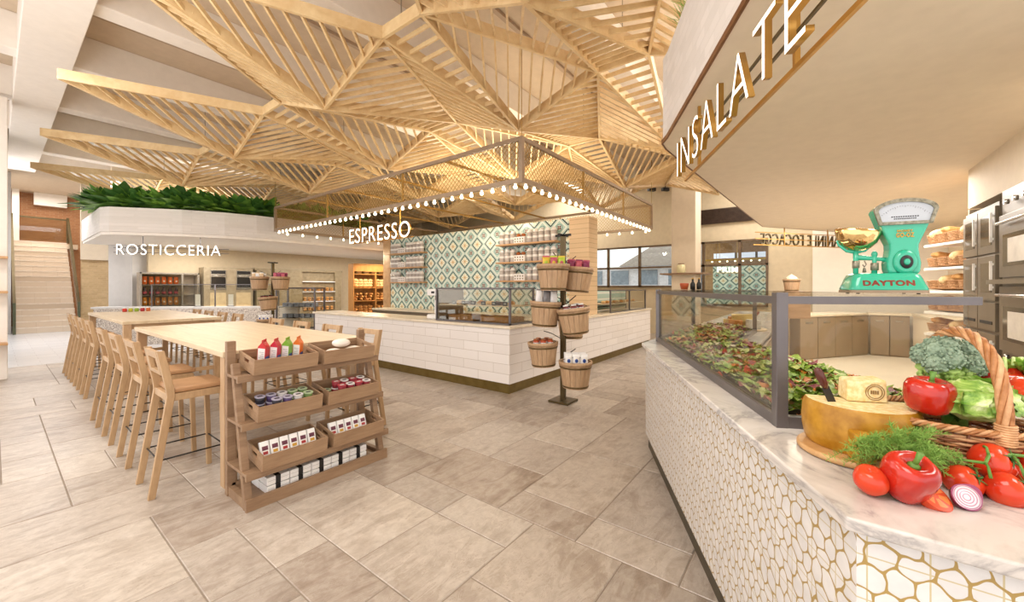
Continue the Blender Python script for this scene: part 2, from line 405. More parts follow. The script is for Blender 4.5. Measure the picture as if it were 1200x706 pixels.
struct(MB().box(13.6, 13.8, -2.6, 1.0, 0, 5.5).box(13.6, 13.8, 3.1, 3.5, 0, 5.5).box(13.6, 13.8, 1.0, 3.1, 3.0, 5.5).box(13.6, 13.8, 1.0, 3.1, 0, 1.0)
       .box(13.6, 13.8, 3.5, 7.2, 3.0, 5.5).box(13.6, 13.8, 3.5, 7.2, 0, 1.57).box(13.6, 13.8, 7.2, 16.5, 0, 5.5).build('wall_back', [BEIGE]))
struct(MB().box(-2.2, .36, 21.4, 21.6, 0, 5.44).build('wall_stair_left', [SLATEW]))
struct(MB().box(5.0, 14, -2.7, -2.5, 0, 5.5).build('wall_right', [CREAM]))
struct(MB().box(2.75, 13.6, 15.5, 15.7, 0, 2.8).build('wall_left', [BEIGE]))
struct(MB().box(2.1, 13.6, 16.3, 16.5, 2.9, 5.5).build('wall_upper', [CREAM]))
struct(MB().box(-.15, .1, 13.5, 26, 0, 5.5).build('wall_lobby', [SLATEW]))
struct(MB().box(-2.0, 3.4, 25.6, 25.8, 0, 5.6).build('wall_stair', [RBRICK]))
struct(MB().box(1.98, 2.9, 21.6, 21.8, 0, 2.6).box(3.4, 6, 21.6, 21.8, 0, 2.6).box(2.9, 3.4, 21.6, 21.8, 2.1, 2.6).build('wall_brick', [BBRICK]))
struct(MB().box(1.95, 6, 21.4, 21.6, 2.6, 5.5).build('wall_stair_side', [CREAM]))
struct(MB().box(1.0, 1.9, 25.2, 25.4, 4.95, 5.5).build('trim_1', [WPAINT]))
# ceiling: slab, cross beams, main beam
cz = 5.45
struct(MB().box(-3.5, 14, -3, 27, cz, cz+.2).build('ceiling', [plain('warm taupe ceiling', 'cdbaa2', .8, 0, .02)]))
bm_ = MB()
for y in (2.4, 4.65, 6.9, 9.1, 11.3, 13.4, 15.3, 17.5): bm_.box(-3.5, 13.6, y-.16, y+.16, 4.93, cz)
struct(bm_.build('ceiling_beams', [WPAINT], bevel=.01))
for y in (3.4, 5.75, 8.0, 10.2, 12.35): pass
struct(MB().box(.2, .72, -1, 17.5, 4.82, cz).build('ceiling_main_beam', [WPAINT], bevel=.01))
tb = MB()
for y in (3.5, 5.8, 8.05, 10.25, 12.4, 14.3): tb.box(-3.5, 13.6, y-.035, y+.035, cz-.05, cz)
struct(tb.build('ceiling_moulding', [TAUPE]))
struct(MB().box(-.55, .15, 10.93, 11.4, 0, 4.82).build('wall_pier', [WPAINT], bevel=.01))
for k, z in enumerate((.62, 1.49, 2.07)):
    one(MB().box(-.3, .15, 10.70, 10.93, z-.02, z+.02), 'wall_shelf', [W_SHELF], f'short oak shelf on the white pier at the left edge, {["lowest", "middle", "highest"][k]} of three', 'shelf', group='short oak shelves on the white pier', bevel=.004)
# white column on the far side
cl = MB().box(11.75, 12.4, 2.55, 3.2, 0, cz); struct(cl.build('wall_column', [CREAM], bevel=.02))
rg = MB().box(11.5, 12.65, 2.3, 3.45, 1.93, 1.97); one(rg, 'column_shelf', [W_RACK], 'thin brown shelf wrapped around the cream column', 'shelf', bevel=.004)
# windows in the far wall
def window(n, y0, y1, z0, z1, ms, hs):
    w = MB(); d = .06
    w.box(13.54, 13.62, y0, y1, z0, z0+d).box(13.54, 13.62, y0, y1, z1-d, z1).box(13.54, 13.62, y0, y0+d, z0, z1).box(13.54, 13.62, y1-d, y1, z0, z1)
    for y in ms: w.box(13.54, 13.62, y-.04, y+.04, z0, z1)
    for z in hs: w.box(13.54, 13.62, y0, y1, z-.03, z+.03)
    f = struct(w.build(f'window_{n}', [plain('window bronze', '6f5b45', .4, .2)]))
    g = MB().box(13.64, 13.65, y0, y1, z0, z1).build('pane', [GLASS], f)
window(1, 3.5, 7.2, 1.57, 3.0, (4.75, 5.9), (2.25,))
window(2, -.0+1.0, 3.1, 1.0, 3.0, (1.72, 2.72), (2.25,))
vt = MB().box(13.52, 13.6, .9, 2.95, 3.55, 4.0)
for k in range(14): vt.box(13.49, 13.53, .93, 2.92, 3.57+k*.03, 3.582+k*.03)
one(vt, 'air_grille', [plain('dark brown grille', '4a3527', .5)], 'long dark brown slatted air grille high on the far wall', 'grille')
# outside: a building and an inner hall seen through the windows
ex = thing('apartment_building', 'pale building with grey roof seen through the far window', 'building', (21, 6.6, 0))
MB().box(-2, 2, -4, 5, -.1, 2.6).build('wall', [plain('lavender render', 'c9c6cf', .7)], ex)
MB().add([(-2.3, -4.3, 2.6), (2.3, -4.3, 2.6), (2.3, 1.0, 2.6), (-2.3, 1.0, 2.6), (0, -3.0, 3.7), (0, .2, 3.7)], [(0, 1, 4), (1, 2, 5, 4), (2, 3, 5), (3, 0, 4, 5), (3, 2, 1, 0)]).build('roof', [plain('grey brown roof', '8d8078', .7)], ex)
wb = plain('window glass far', '7e8796', .2)
for k in range(6): MB().box(-2.04, -2, -3.6+k*1.4, -2.7+k*1.4, 1.7, 2.4).build('window', [wb], ex)
struct(MB().box(18.0, 18.2, -4, 3.6, 0, 4.2).build('wall_hall', [plain('tan hall wall', 'a9855f', .7)]))
struct(MB().box(13.8, 18.0, -4, 3.6, 3.55, 3.7).build('ceiling_hall', [W_RACK]))
hp = MB().box(17.9, 18.0, -3.2, -.4, 1.9, 2.9).box(17.9, 18, .2, 3.2, 2.75, 2.95)
HALLW = glow('daylit hall window', 'cfd3e6', 1.0)
w3 = struct(hp.build('window_3', [HALLW]))
for y in (-2.5, -1.8, -1.1, 1.0, 1.7, 2.4): MB().box(17.86, 17.9, y-.04, y+.04, 1.9 if y < 0 else 2.7, 2.95).build('window_bar', [OVENM], w3)
hc = thing('bar_counter', 'patterned bar counter with bulbs above in the hall behind the glass', 'counter', (16.3, 1.2, 0))
MB().box(-.3, .3, -1.6, 1.9, 0, 1.15).build('body', [DECO], hc)
MB().box(-.34, .34, -1.65, 1.95, 1.15, 1.2).build('worktop', [TRAV], hc)
MB().box(.9, 1.0, -1.6, 1.9, 0, 2.45).build('back_panel', [DECO], hc)
cn = thing('light_canopy', 'row of small bulbs hanging on a brass rail in the hall', 'light', (16.2, 1.2, 2.55))
MB().box(-.03, .03, -1.6, 2, 0, .06).build('rail', [GOLD], cn)
MB().box(-.01, .01, -1.2, -1.19, .06, 1.0).box(-.01, .01, 1.6, 1.61, .06, 1.0).build('rod', [GOLD], cn)
for k in range(14): MB().ball((0, -1.5+k*.25, -.03), .03, 8).build('bulb', [BULB], cn)
sg = thing('letter_sign', 'white PRIMI sign seen through the far window', 'sign', (16.0, 2.75, 2.12), TH)
text('lettering', 'PRIMI', .85, .2, .03, [LIT], sg, bold=.02)
MB().box(0, .85, .03, .05, -.03, -.01).box(.1, .11, .03, .04, -.03, 1.4).box(.75, .76, .03, .04, -.03, 1.4).build('rail', [GOLD], sg)
# ================================================================ folded timber lattice under the ceiling
CX = [.53, 2.67, 4.8, 6.95, 9.1, 11.25]; PZ, VZ, RH = 4.40, 3.95, .33
def rowy(j): return 1.9+1.633*j
def isV(i, j): return (i+j) % 2 == 1
def Pm(i, j): return Vector((CX[i], rowy(j)-(.35 if i == 0 else RH), PZ))
def Pp(i, j): return Vector((CX[i], rowy(j)+(-.35 if i == 0 else RH), PZ))
def Vn(i, j): return Vector((CX[i], rowy(j), VZ))
lat = thing('timber_lattice', 'folded pale timber lattice of triangular slatted panels hung under the ceiling', 'ceiling lattice', (5, 6, 3.9))
LO = Vector((5, 6, 3.9)); edges = {}; seen = set()
def panel(v, a, b, thin=False):
    v = v-LO; a = a-LO; b = b-LO
    if (a-b).length < 1e-3: return
    pk = tuple(sorted(tuple(round(c, 2) for c in q) for q in (v, a, b)))
    if pk in seen: return
    seen.add(pk)
    mb = MB(); cnt = 0; W_, H_ = .022, .05
    if thin:                                   # narrow wedge: short slats across it
        n = int((v-(a+b)/2).length/.165)
        for k in range(1, n):
            f = k/n; mb.bar(a+(v-a)*f, b+(v-b)*f, W_, H_, 0, .03); cnt += 1
    else:                                      # slats run with the valley-to-valley diagonal
        d = b-a; L = d.length; g = Vector((d.x, -d.y, 0)); g = Vector((1, (-1 if d.y*d.x > 0 else 1)*.763, 0))
        den = d.x*g.y-d.y*g.x; u = ((v.x-a.x)*g.y-(v.y-a.y)*g.x)/den; foot = a+d*u
        full = v-foot; fx = u*L; n = max(1, int(L/.165))
        for k in range(1, n):
            x = L*k/n; f = x/fx if x < fx else (L-x)/(L-fx)
            if f*full.length < .07: continue
            p = a+d*(x/L); mb.bar(p, p+full*f, W_, H_, 0, .03); cnt += 1
    if cnt: mb.build('slat_panel', [W_LAT], lat)
    for p, q in ((v, a), (a, b), (b, v)):
        key = tuple(sorted((tuple(round(c, 2) for c in p), tuple(round(c, 2) for c in q))))
        edges[key] = (p, q)
for i in range(5):
    for j in range(-1, 8):
        if i >= 1 and j < 0 and i >= 2: continue
        A, B, C_, D = (i, j), (i, j+1), (i+1, j), (i+1, j+1)
        if not isV(*A):      # P at A and D
            if not (i == 0): panel(Vn(*B), Pp(*A), Pm(*D)); panel(Vn(*B), Pm(*D), Pp(*D), True)
            panel(Vn(*C_), Pp(*A), Pm(*D)); panel(Vn(*C_), Pm(*A), Pp(*A), True)
        else:                # P at B and C
            if not (i == 0): panel(Vn(*A), Pm(*B), Pp(*C_)); panel(Vn(*A), Pm(*C_), Pp(*C_), True)
            panel(Vn(*D), Pm(*B), Pp(*C_)); panel(Vn(*D), Pm(*B), Pp(*B), True)
            if i == 0: pass
# the open left edge: slats from each tip back to the first valleys
for j in range(0, 8):
    if not isV(0, j):
        for jj in (j-1, j+1):
            pass
for p, q in edges.values():
    MB().bar(p, q, .036, .14, 0, .05).build('beam', [W_LAT], lat)
for i in range(1, 5):
    for j in range(0, 8):
        if not isV(i, j): c = Vector((CX[i], rowy(j), PZ))-LO; MB().box(c.x-.005, c.x+.005, c.y-.005, c.y+.005, c.z+.1, 5.45-LO.z).build('hanger_rod', [STEEL], lat)
# ================================================================ espresso bar
KY = plain('aged brass kick plate', '75612f', .35, .55, .04)
ib = thing('bar_counter', 'long white tiled espresso bar counter with brass kick plate', 'counter', (4.56, 3.51, 0))
b_ = MB()
b_.box(0, .62, 0, 5.75, .15, .96, 0); b_.box(.62, 6.3, 0, .62, .15, .96, 1)
cb_ = MB().box(0, .6, .01, 5.75, .15, .96); cb_.build('tiled_front', [SUBWAY_Y], ib)
MB().box(.001, 6.3, 0, .6, .15, .959).build('tiled_side', [SUBWAY_X], ib)
MB().box(.03, .58, .03, 5.7, 0, .15).box(.58, 6.28, .03, .58, 0, .15).build('kick_plate', [KY], ib)
MB().box(.02, .6, 5.75, 5.79, .0, .96).build('end_panel', [W_OAK], ib)
one(MB().prism([(4.53, 3.48), (10.9, 3.48), (10.9, 4.16), (5.21, 4.16), (5.21, 9.33), (4.53, 9.33)], .96, 1.0), 'worktop', [TRAV], 'cream stone worktop running around the espresso bar', 'worktop', bevel=.005)
bc = thing('back_counter', 'low back counter with dark recess under the patterned tile wall', 'counter', (6.9, 4.4, 0))
MB().box(0, .58, 0, 6.1, 0, .9).build('body', [OVENM], bc); MB().box(-.03, .58, -.0, 6.1, .9, .95).build('worktop', [TRAV], bc)
tw = struct(MB().box(7.5, 7.78, 4.12, 10.45, 0, 3.06).build('wall_tile', [DECO]))
struct(MB().box(7.47, 7.8, 10.45, 10.8, 0, 3.06).build('trim_2', [plain('tan end panel', 'c09a70', .5)]))
struct(MB().box(7.44, 7.84, 3.66, 4.12, 1.0, 3.05).build('wall_plank', [PLANKW]))
# lit mesh canopy
cp = thing('mesh_canopy', 'rectangular brass mesh canopy edged with globe bulbs above the espresso bar', 'canopy', (4.5, 3.25, 3.05))
LX, LY, HZ = 5.65, 8.0, .62
def frame_rect(z, w, h, nm):
    MB().box(-w/2, w/2, -w/2, LY+w/2, z-h/2, z+h/2).box(LX-w/2, LX+w/2, -w/2, LY+w/2, z-h/2, z+h/2).box(w/2, LX-w/2, -w/2, w/2, z-h/2, z+h/2).box(w/2, LX-w/2, LY-w/2, LY+w/2, z-h/2, z+h/2).build(nm, [BRASSP], cp, .004)
frame_rect(.03, .06, .07, 'lower_frame'); frame_rect(HZ, .05, .06, 'upper_frame')
for x, y in ((0, 0), (LX, 0), (0, LY), (LX, LY)): MB().box(x-.03, x+.03, y-.03, y+.03, .06, HZ-.03).build('corner_post', [BRASSP], cp)
for y in (LY/3, 2*LY/3):
    for x in (0, LX): MB().box(x-.015, x+.015, y-.015, y+.015, .06, HZ-.03).build('post', [BRASSM], cp)
for x in (LX/3, 2*LX/3):
    for y in (0, LY): MB().box(x-.015, x+.015, y-.015, y+.015, .06, HZ-.03).build('post', [BRASSM], cp)
def meshside(L, at):
    mb = MB(); st = .085; h0, h1 = .06, HZ-.03; H = h1-h0; n = int((L+H)/st)
    for k in range(n):
        for sg_ in (1, -1):
            a = k*st-H; x0 = a; x1 = a+H; z0, z1 = h0, h1
            if x0 < 0: z0 += -x0; x0 = 0
            if x1 > L: z1 -= x1-L; x1 = L
            if z1-z0 < .02: continue
            if sg_ < 0: p, q = (L-x0, z0), (L-x1, z1)
            else: p, q = (x0, z0), (x1, z1)
            mb.bar(at(*p), at(*q), .005, .007, 0, 0)
    mb.build('mesh_panel', [BRASSM], cp)
meshside(LY, lambda u, z: (0, u, z)); meshside(LY, lambda u, z: (LX, u, z)); meshside(LX, lambda u, z: (u, 0, z)); meshside(LX, lambda u, z: (u, LY, z))
bl = MB().cyl((0, 0), .016, -.028, -.005, 8).ball((0, 0, -.05), .03, 10).mesh('bulb', [BULB])
def bulb(x, y):
    o = bpy.data.objects.new('bulb', bl); COL.objects.link(o); o.parent = cp; o.location = (x, y, 0)
for k in range(37): bulb(0, .11+k*.213)
for k in range(26): bulb(.1+k*.215, 0)
for k in range(17): bulb(LX, .15+k*.35)
for k in range(14): bulb(.3+k*.4, LY)
for k in range(4): MB().box(0.03, LX-.03, 1.6*(k+1)-.02, 1.6*(k+1)+.02, HZ-.02, HZ+.02).build('cross_bar', [BRASSM], cp)
for hx in (0, LX):
    for hy in (0, LY): MB().box(hx-.004, hx+.004, hy-.004, hy+.004, HZ, 2.38).build('hanger_rod', [BRASSM], cp)
# sign
es = thing('letter_sign', 'white ESPRESSO sign hanging under the brass mesh canopy', 'sign', (4.6, 7.8, 2.49), -PI/2)
text('lettering', 'ESPRESSO', 2.0, .3, .03, [LIT, GOLD], es, bold=-.004)
MB().box(0, 2.0, .035, .05, .0, .018).box(0, 2.0, .035, .05, .14, .155).build('rail', [GOLD], es)
for x in (.28, 1.62): MB().box(x-.008, x+.008, .035, .05, 0, .55).build('rod', [GOLD], es)
# shelves with canisters
CAN = plain('pale grey canister', 'b9b2ad', .4, 0, .04); CANL = plain('canister band', 'efece8', .4, 0, .01); BOXW = plain('white box', 'f0ece8', .5, 0, .01)
can0 = None; box0 = None
def mkcan():
    t = thing('canister', 'x', 'canister', (0, 0, 0), 0, 'grey canisters on the tile wall shelves')
    MB().lathe([(0, 0), (.068, 0), (.07, .01), (.07, .23), (0, .23)], 14, flatcaps=True).build('body', [CAN], t)
    MB().lathe([(.071, .1), (.071, .15)], 14).build('label_band', [CANL], t)
    MB().lathe([(0, .23), (.072, .23), (.072, .25), (.05, .275), (.045, .30), (0, .305)], 14, flatcaps=True).build('lid', [CANL], t)
    return t
for (gy0, gy1, gname) in ((4.35, 5.98, 'right'), (8.72, 10.25, 'left')):
    for li, z in enumerate((2.58, 2.16, 1.73)):
        lv = ['top', 'middle', 'bottom'][li]
        sh = one(MB().box(7.22, 7.5, gy0, gy1, z-.035, z), 'wall_shelf', [W_SHELF], f'thin oak wall shelf, {lv} of the {gname} three on the tile wall', 'shelf', group='oak wall shelves on the tile wall', bevel=.003)
        n = 10; ys = [gy1-.1-k*(gy1-gy0-.2)/(n-1) for k in range(n)]; c = 0
        for k, y in enumerate(ys):
            if k in (3, 4): continue
            lb = f'grey lidded canister, {ordn(c)} from the left on the {lv} shelf of the {gname} rack'
            if can0 is None: can0 = mkcan(); can0['label'] = lb; can0.location = (7.36, y, z)
            else: dup(can0, lb, (7.36, y, z))
            c += 1
        lb = f'white punched carton on the {lv} shelf of the {gname} rack'
        if box0 is None:
            m_ = MB().box(-.08, .08, -.15, .15, 0, .15)
            for yy in (-.1, -.03, .04, .11):
                for zz in (.04, .1): m_.box(-.083, -.08, yy-.015, yy+.015, zz-.015, zz+.015, 1)
            box0 = one(m_, 'carton', [BOXW, OVENM], lb, 'box', (7.35, (ys[3]+ys[4])/2, z), group='white cartons on the tile wall shelves')
        else: dup(box0, lb, (7.35, (ys[3]+ys[4])/2, z))
        if gname == 'right' and li < 2:
            for q in range(2): one(MB().ball((0, 0, .04), .055, 10, sz=.75), 'spice_jar', [plain('amber jar', 'b5662c', .3)], f'amber jar on the white carton, {["left", "right"][q]} one on the {lv} right shelf', 'jar', (7.35, (ys[3]+ys[4])/2+(.07 if q == 0 else -.07), z+.15))
# pastry case
pc = thing('display_case', 'glass pastry case with grey frame at the near corner of the espresso bar', 'display case', (4.66, 3.58, 1.0))
fr = MB(); L, W, H = 1.6, .62, .55
for x in (0, W):
    for y in (0, L): fr.box(x-.015, x+.015, y-.015, y+.015, 0, H)
for z in (0.01, H): fr.box(-.015, W+.015, -.015, .015, z-.015, z+.015).box(-.015, W+.015, L-.015, L+.015, z-.015, z+.015).box(-.015, .015, 0, L, z-.015, z+.015).box(W-.015, W+.015, 0, L, z-.015, z+.015)
fr.build('frame', [GREYF], pc)
MB().box(-.004, .004, .015, L-.015, .02, H-.02).box(.015, W-.015, -.004, .004, .02, H-.02).box(.015, W-.015, L-.004, L+.004, .02, H-.02).build('glass_panes', [CASEG], pc)
MB().box(.02, W-.02, .02, L-.02, .27, .285).build('inner_shelf', [TRAV], pc)
MB().box(.015, W-.015, L-.05, L-.02, .02, H-.02).build('end_screen', [OVENM], pc)
MB().box(.0, W, .0, L, 0.0, .012).build('deck', [OVENM], pc)
pas = [('croissant', BREAD), ('dark_cake', plain('chocolate cake', '4a2c1c', .5)), ('long_pastry', BREAD2)]
for k in range(6):
    if k % 3 == 0: mb = MB().tube([(0, -.07, .02), (.03, -.03, .035), (.035, 0, .04), (.03, .03, .035), (0, .07, .02)], [.01, .026, .034, .026, .01], 8)
    elif k % 3 == 1: mb = MB().box(-.09, .09, -.06, .06, 0, .05)
    else: mb = MB().tube([(-.1, 0, .025), (-.08, 0, .03), (.08, 0, .03), (.1, 0, .025)], [.01, .03, .03, .01], 8)
    nm, mt = pas[k % 3]
    one(mb, nm, [mt], f'{["curved croissant", "dark chocolate cake slice", "long pale pastry"][k % 3]} on the pastry case shelf, {"nearer the bar corner" if k < 3 else "farther from the bar corner"}', 'pastry', (4.95, 3.78+k*.22, 1.287), group='pastries in the espresso case', bevel=.008 if k % 3 == 1 else 0)
def tray(loc, lb, rz=0):
    t = thing('bread_basket', lb, 'basket', loc, rz, 'baskets in the espresso pastry case')
    mb = MB(); w, d, h = .2, .3, .09
    for x0, x1, y0, y1 in ((-w, w, -d, -d+.015), (-w, w, d-.015, d), (-w, -w+.015, -d, d), (w-.015, w, -d, d)): mb.box(x0, x1, y0, y1, 0, h)
    mb.box(-w, w, -d, d, 0, .01); mb.build('basket_body', [WICK], t); return t
for k in range(2):
    tray((4.97, 3.98+k*.74, 1.012), f'shallow wicker basket on the deck of the pastry case, {["nearest", "second from"][k]} the corner')
    for q in range(6):
        one(MB().tube([(0, -.09, 0), (0, -.05, .012), (0, .05, .012), (0, .09, 0)], [.012, .032, .032, .012], 8), 'bread_roll', [BREAD if q % 2 else BREAD2], 'small bread roll lying in a shallow basket in the espresso pastry case', 'bread', (4.85+(q % 3)*.12, 3.86+k*.74+(q//3)*.24, 1.06), rz=.25*(q-2), group='rolls in the pastry case baskets')
for k in range(6):
    t = thing('price_tag', f'small black price tag, {ordn(k)} from the corner on the pastry case shelf', 'tag', (4.72, 3.72+k*.22, 1.287), 0, 'black tags in the pastry case')
    MB().box(-.004, .004, -.045, .045, .0, .06).build('card', [BLACK], t); MB().box(-.006, -.0045, -.025, .025, .02, .025).box(-.006, -.0045, -.02, .02, .035, .04).build('marks', [WHITE], t)
cm = thing('coffee_machine', 'white boxy coffee machine beside the pastry case', 'coffee machine', (4.98, 5.42, 1.0))
MB().box(-.2, .2, -.17, .17, .0, .08).box(-.02, .2, -.17, .17, .08, .42).box(-.2, .2, -.17, .17, .42, .54).build('body', [WHITE], cm, .02)
MB().cyl((-.11, 0), .03, .34, .42, 12).build('spout', [STEEL], cm); MB().box(-.205, -.2, -.04, .04, .46, .5).build('display', [BLACK], cm)
# second case on the far part of the right run
c2 = thing('display_case', 'long low glass case beyond the plank pillar on the espresso bar', 'display case', (8.3, 3.56, 1.0))
f2 = MB()
for x in (0, 1.15, 2.3): f2.box(x-.015, x+.015, -.015, .015, 0, .5)
for z in (.01, .5): f2.box(0, 2.3, -.015, .015, z-.012, z+.012)
f2.box(-.01, .01, 0, .55, .49, .51).box(2.29, 2.31, 0, .55, .49, .51).box(2.285, 2.315, .52, .55, 0, .5).box(-.015, .015, .52, .55, 0, .5).box(0, 2.3, .54, .56, .49, .51)
f2.build('frame', [GREYF], c2); MB().box(.015, 2.285, -.004, .004, .02, .49).build('glass_pane', [CASEG], c2)
MB().box(0.02, 2.28, .05, .5, .18, .2).build('inner_shelf', [TRAV], c2)
MB().box(0.02, 2.28, .54, .548, .02, .49).build('back_panel', [DECO], c2)
for k in range(10):
    one(MB().ball((0, 0, .03), .06, 8, sz=.6), 'bread_roll', [BREAD if k % 2 else BREAD2], f'round roll on the shelf of the far espresso case, {ordn(k)} from the plank pillar', 'bread', (8.45+k*.21, 3.8, 1.2), group='rolls in the far espresso case')
# ================================================================ tables and stools
def table(x0, x1, y0, y1, lb):
    t = thing('bar_table', lb, 'table', ((x0+x1)/2, (y0+y1)/2, 0), 0, 'tall communal tables')
    a, b = (x1-x0)/2, (y1-y0)/2; Z = 1.07
    tp = MB()
    n = 3
    for k in range(n):
        u0 = -a+2*a*k/n; tp.box(u0+.0008, u0+2*a/n-.0008, -b, b, Z-.045, Z)
    tp.build('tabletop', [W_TAB], t, .004)
    MB().box(-a+.1, a-.1, -b+.05, -b+.075, Z-.12, Z-.045).box(-a+.1, a-.1, b-.075, b-.05, Z-.12, Z-.045).build('apron', [W_OAKX], t)
    for sx in (-1, 1):
        for sy in (-1, 1): MB().box(sx*(a-.06)-.045, sx*(a-.06)+.045, sy*(b-.06)-.045, sy*(b-.06)+.045, 0, Z-.045).build('leg', [W_OAK], t, .004)
    for sy in (-1, 1): MB().box(-a+.1, a-.1, sy*(b-.06)-.02, sy*(b-.06)+.02, .2, .26).build('stretcher', [W_OAKX], t)
    return t
table(1.07, 2.29, 3.62, 6.77, 'tall pale ash communal table behind the leaning display shelf')
table(1.13, 2.35, 7.95, 11.4, 'farther tall pale ash communal table near the rosticceria counter')
W_ST = wood('stool ash', 'a5845e', 'c2a17a', (16, 16, 3), .5)
def stool():
    t = thing('bar_stool', 'x', 'bar stool', (0, 0, 0), 0, 'oak bar stools at the communal tables')
    # local: x from the back (0) to the front (.44), y width .43
    for y in (.018, .412):
        lg = MB()
        prof = [(-.02, 0), (.022, 0), (.137, .74), (.132, .80), (.075, 1.09), (.03, 1.09), (.082, .80), (.088, .74)]
        vs = [(p[0], y-.018, p[1]) for p in prof]+[(p[0], y+.018, p[1]) for p in prof]; n = len(prof)
        lg.add(vs, [tuple(range(n)), tuple(range(n, 2*n))[::-1]]+[(i, i+n, (i+1) % n+n, (i+1) % n) for i in range(n)])
        lg.build('leg', [W_ST], t, .003)
        MB().bar((.46, y, 0), (.44, y, .74), .036, .036, 0, 0, up=(1, 0, 0)).build('leg', [W_ST], t, .003)
    MB().box(.092, .455, .005, .425, .70, .755).build('seat_frame', [W_ST], t, .004)
    s = MB().box(.12, .475, .012, .418, .757, .795); s.build('cushion', [CUSH], t, .012)
    bk = MB(); d = Vector((-.057, 0, .29)).normalized()
    def back(y0, y1, z0, z1):
        def px(z): return .082+(z-.80)*(-.19)
        bk.add([(px(z)+dx, y, z) for z in (z0, z1) for y in (y0, y1) for dx in (.0, .028)], [(0, 1, 3, 2), (4, 6, 7, 5), (0, 4, 5, 1), (2, 3, 7, 6), (0, 2, 6, 4), (1, 5, 7, 3)])
    back(.036, .394, 1.03, 1.085); back(.036, .394, .90, .93)
    back(.036, .10, .93, 1.03); back(.33, .394, .93, 1.03); bk.build('backrest', [W_ST], t, .002)
    for y in (.02, .41): MB().tube([(.045, y, .27), (.452, y, .27)], .006, 6).build('footrest', [BLKM], t)
    MB().tube([(.045, .02, .27), (.045, .41, .27)], .006, 6).build('footrest', [BLKM], t)
    MB().tube([(.452, .02, .27), (.452, .41, .27)], .006, 6).build('footrest', [BLKM], t)
    return t
st0 = stool(); first = True
near = ['nearest the display shelf', 'second from the display shelf', 'third from the display shelf', 'farthest from the display shelf']
for tname, ys, xl, xr in (('near table', (3.87, 4.70, 5.53, 6.35), .705, 2.70), ('far table', (8.12, 8.92, 9.72, 10.5), .78, 2.76)):
    for side in ('left', 'right'):
        for k, y in enumerate(ys):
            lb = f'oak bar stool on the {"window side" if 0 else side} side of the {tname}, {near[k]}'
            if side == 'left': loc, rz = (xl, y-.0, 0), 0
            else: loc, rz = (xr, y+.43, 0), PI
            if first: st0.location = loc; st0.rotation_euler = (0, 0, rz); st0['label'] = lb; first = False
            else: dup(st0, lb, loc, rz)
# small jars on the far table
for k, c in enumerate(('c8392b', 'c2c03a', '8fae30', 'b52a33', 'd06a2c')):
    j = thing('condiment_jar', f'small {["red", "yellow", "green", "dark red", "orange"][k]} condiment jar at the far end of the far table', 'jar', (1.62+k*.09, 11.15, 1.07), 0, 'condiment jars on the far table')
    MB().lathe([(0, 0), (.035, 0), (.037, .05), (.028, .07), (0, .07)], 10, flatcaps=True).build('glass_body', [plain('jar '+c, c, .3)], j); MB().cyl((0, 0), .03, .07, .085, 10).build('lid', [WHITE], j)
# ================================================================ leaning display shelf
rk = thing('display_shelf', 'A-frame oak display shelf with four tiers in front of the near table', 'shelf', (1.09, 3.15, 0))
RW = 1.08
for x in (0, RW):
    MB().box(x-.03, x+.03, .34, .385, 0, 1.16).build('post', [W_RACK], rk, .003)
    MB().bar((x, .02, 0), (x, .27, 1.0), .05, .045, 0, 0, up=(0, 1, 0)).build('post', [W_RACK], rk, .003)
    MB().box(x-.02, x+.02, .0, .36, 0.0, .07).build('foot_rail', [W_RACK], rk)
tiers = [(.90, .19, .34), (.57, .11, .34), (.24, .03, .34)]
for z, y0, y1 in tiers:
    s = MB(); s.bar((-.03, (y0-.03+y1)/2, z+.012), (RW+.03, (y0-.03+y1)/2, z+.012), y1-y0+.06, .02)
    s.box(-.035, RW+.035, y0-.075, y0-.05, z-.02, z+.03); s.build('tier', [W_RACK], rk, .002)
MB().box(.03, RW-.03, .0, .35, .03, .05).box(-.03, RW+.03, -.03, -.005, 0, .085).box(-.0, RW, .34, .36, .03, .09).build('tier', [W_RACK], rk, .002)
MB().box(.03, RW-.03, .35, .375, 1.02, 1.06).build('tier', [W_RACK], rk, .002)
crate0 = None; crates = []
def mkcrate():
    t = thing('wooden_crate', 'x', 'crate', (0, 0, 0), 0, 'open oak crates on the display shelf')
    w, d, h, k = .235, .15, .115, .012; m = MB()
    m.box(-w, w, -d, d, 0, .012).box(-w, w, -d, -d+k, .012, h).box(-w, w, d-k, d, .012, h)
    for s in (-1, 1):     # ends with a hand slot
        a, b = (s*w, s*(w-k)) if s < 0 else (w-k, w)
        m.box(a, b, -d+k, d-k, .012, .06).box(a, b, -d+k, d-k, .09, h).box(a, b, -d+k, -.045, .06, .09).box(a, b, .045, d-k, .06, .09)
    m.build('crate_body', [W_CRATE], t, .002); return t
tn = ['top', 'second', 'third']
cyoff = [(.915+.0, .20), (.585, .13), (.255, .05)]
CR = {}
for ti, (z, yy) in enumerate(cyoff):
    for si, x in enumerate((.29, .81)):
        lb = f'open oak crate on the {tn[ti]} tier of the display shelf, {["left", "right"][si]} one'
        loc = (1.09+x, 3.15+yy+.03, z+.008)
        rot = (R(9), 0, 0)
        if crate0 is None: crate0 = mkcrate(); c = crate0; c['label'] = lb; c.location = loc; c.rotation_euler = rot
        else: c = dup(crate0, lb, loc, rot=rot)
        c.location.z += .025
        CR[(ti, si)] = Matrix.Translation(c.location) @ Matrix.Rotation(R(9), 4, 'X')
def put(o, key, x, y, z=.013, rz=0, extra=None):
    M = CR[key] @ Matrix.Translation((x, y, z)) @ Matrix.Rotation(rz, 4, 'Z')
    if extra is not None: M = M @ extra
    o.location = M.to_translation(); o.rotation_euler = M.to_euler(); return o
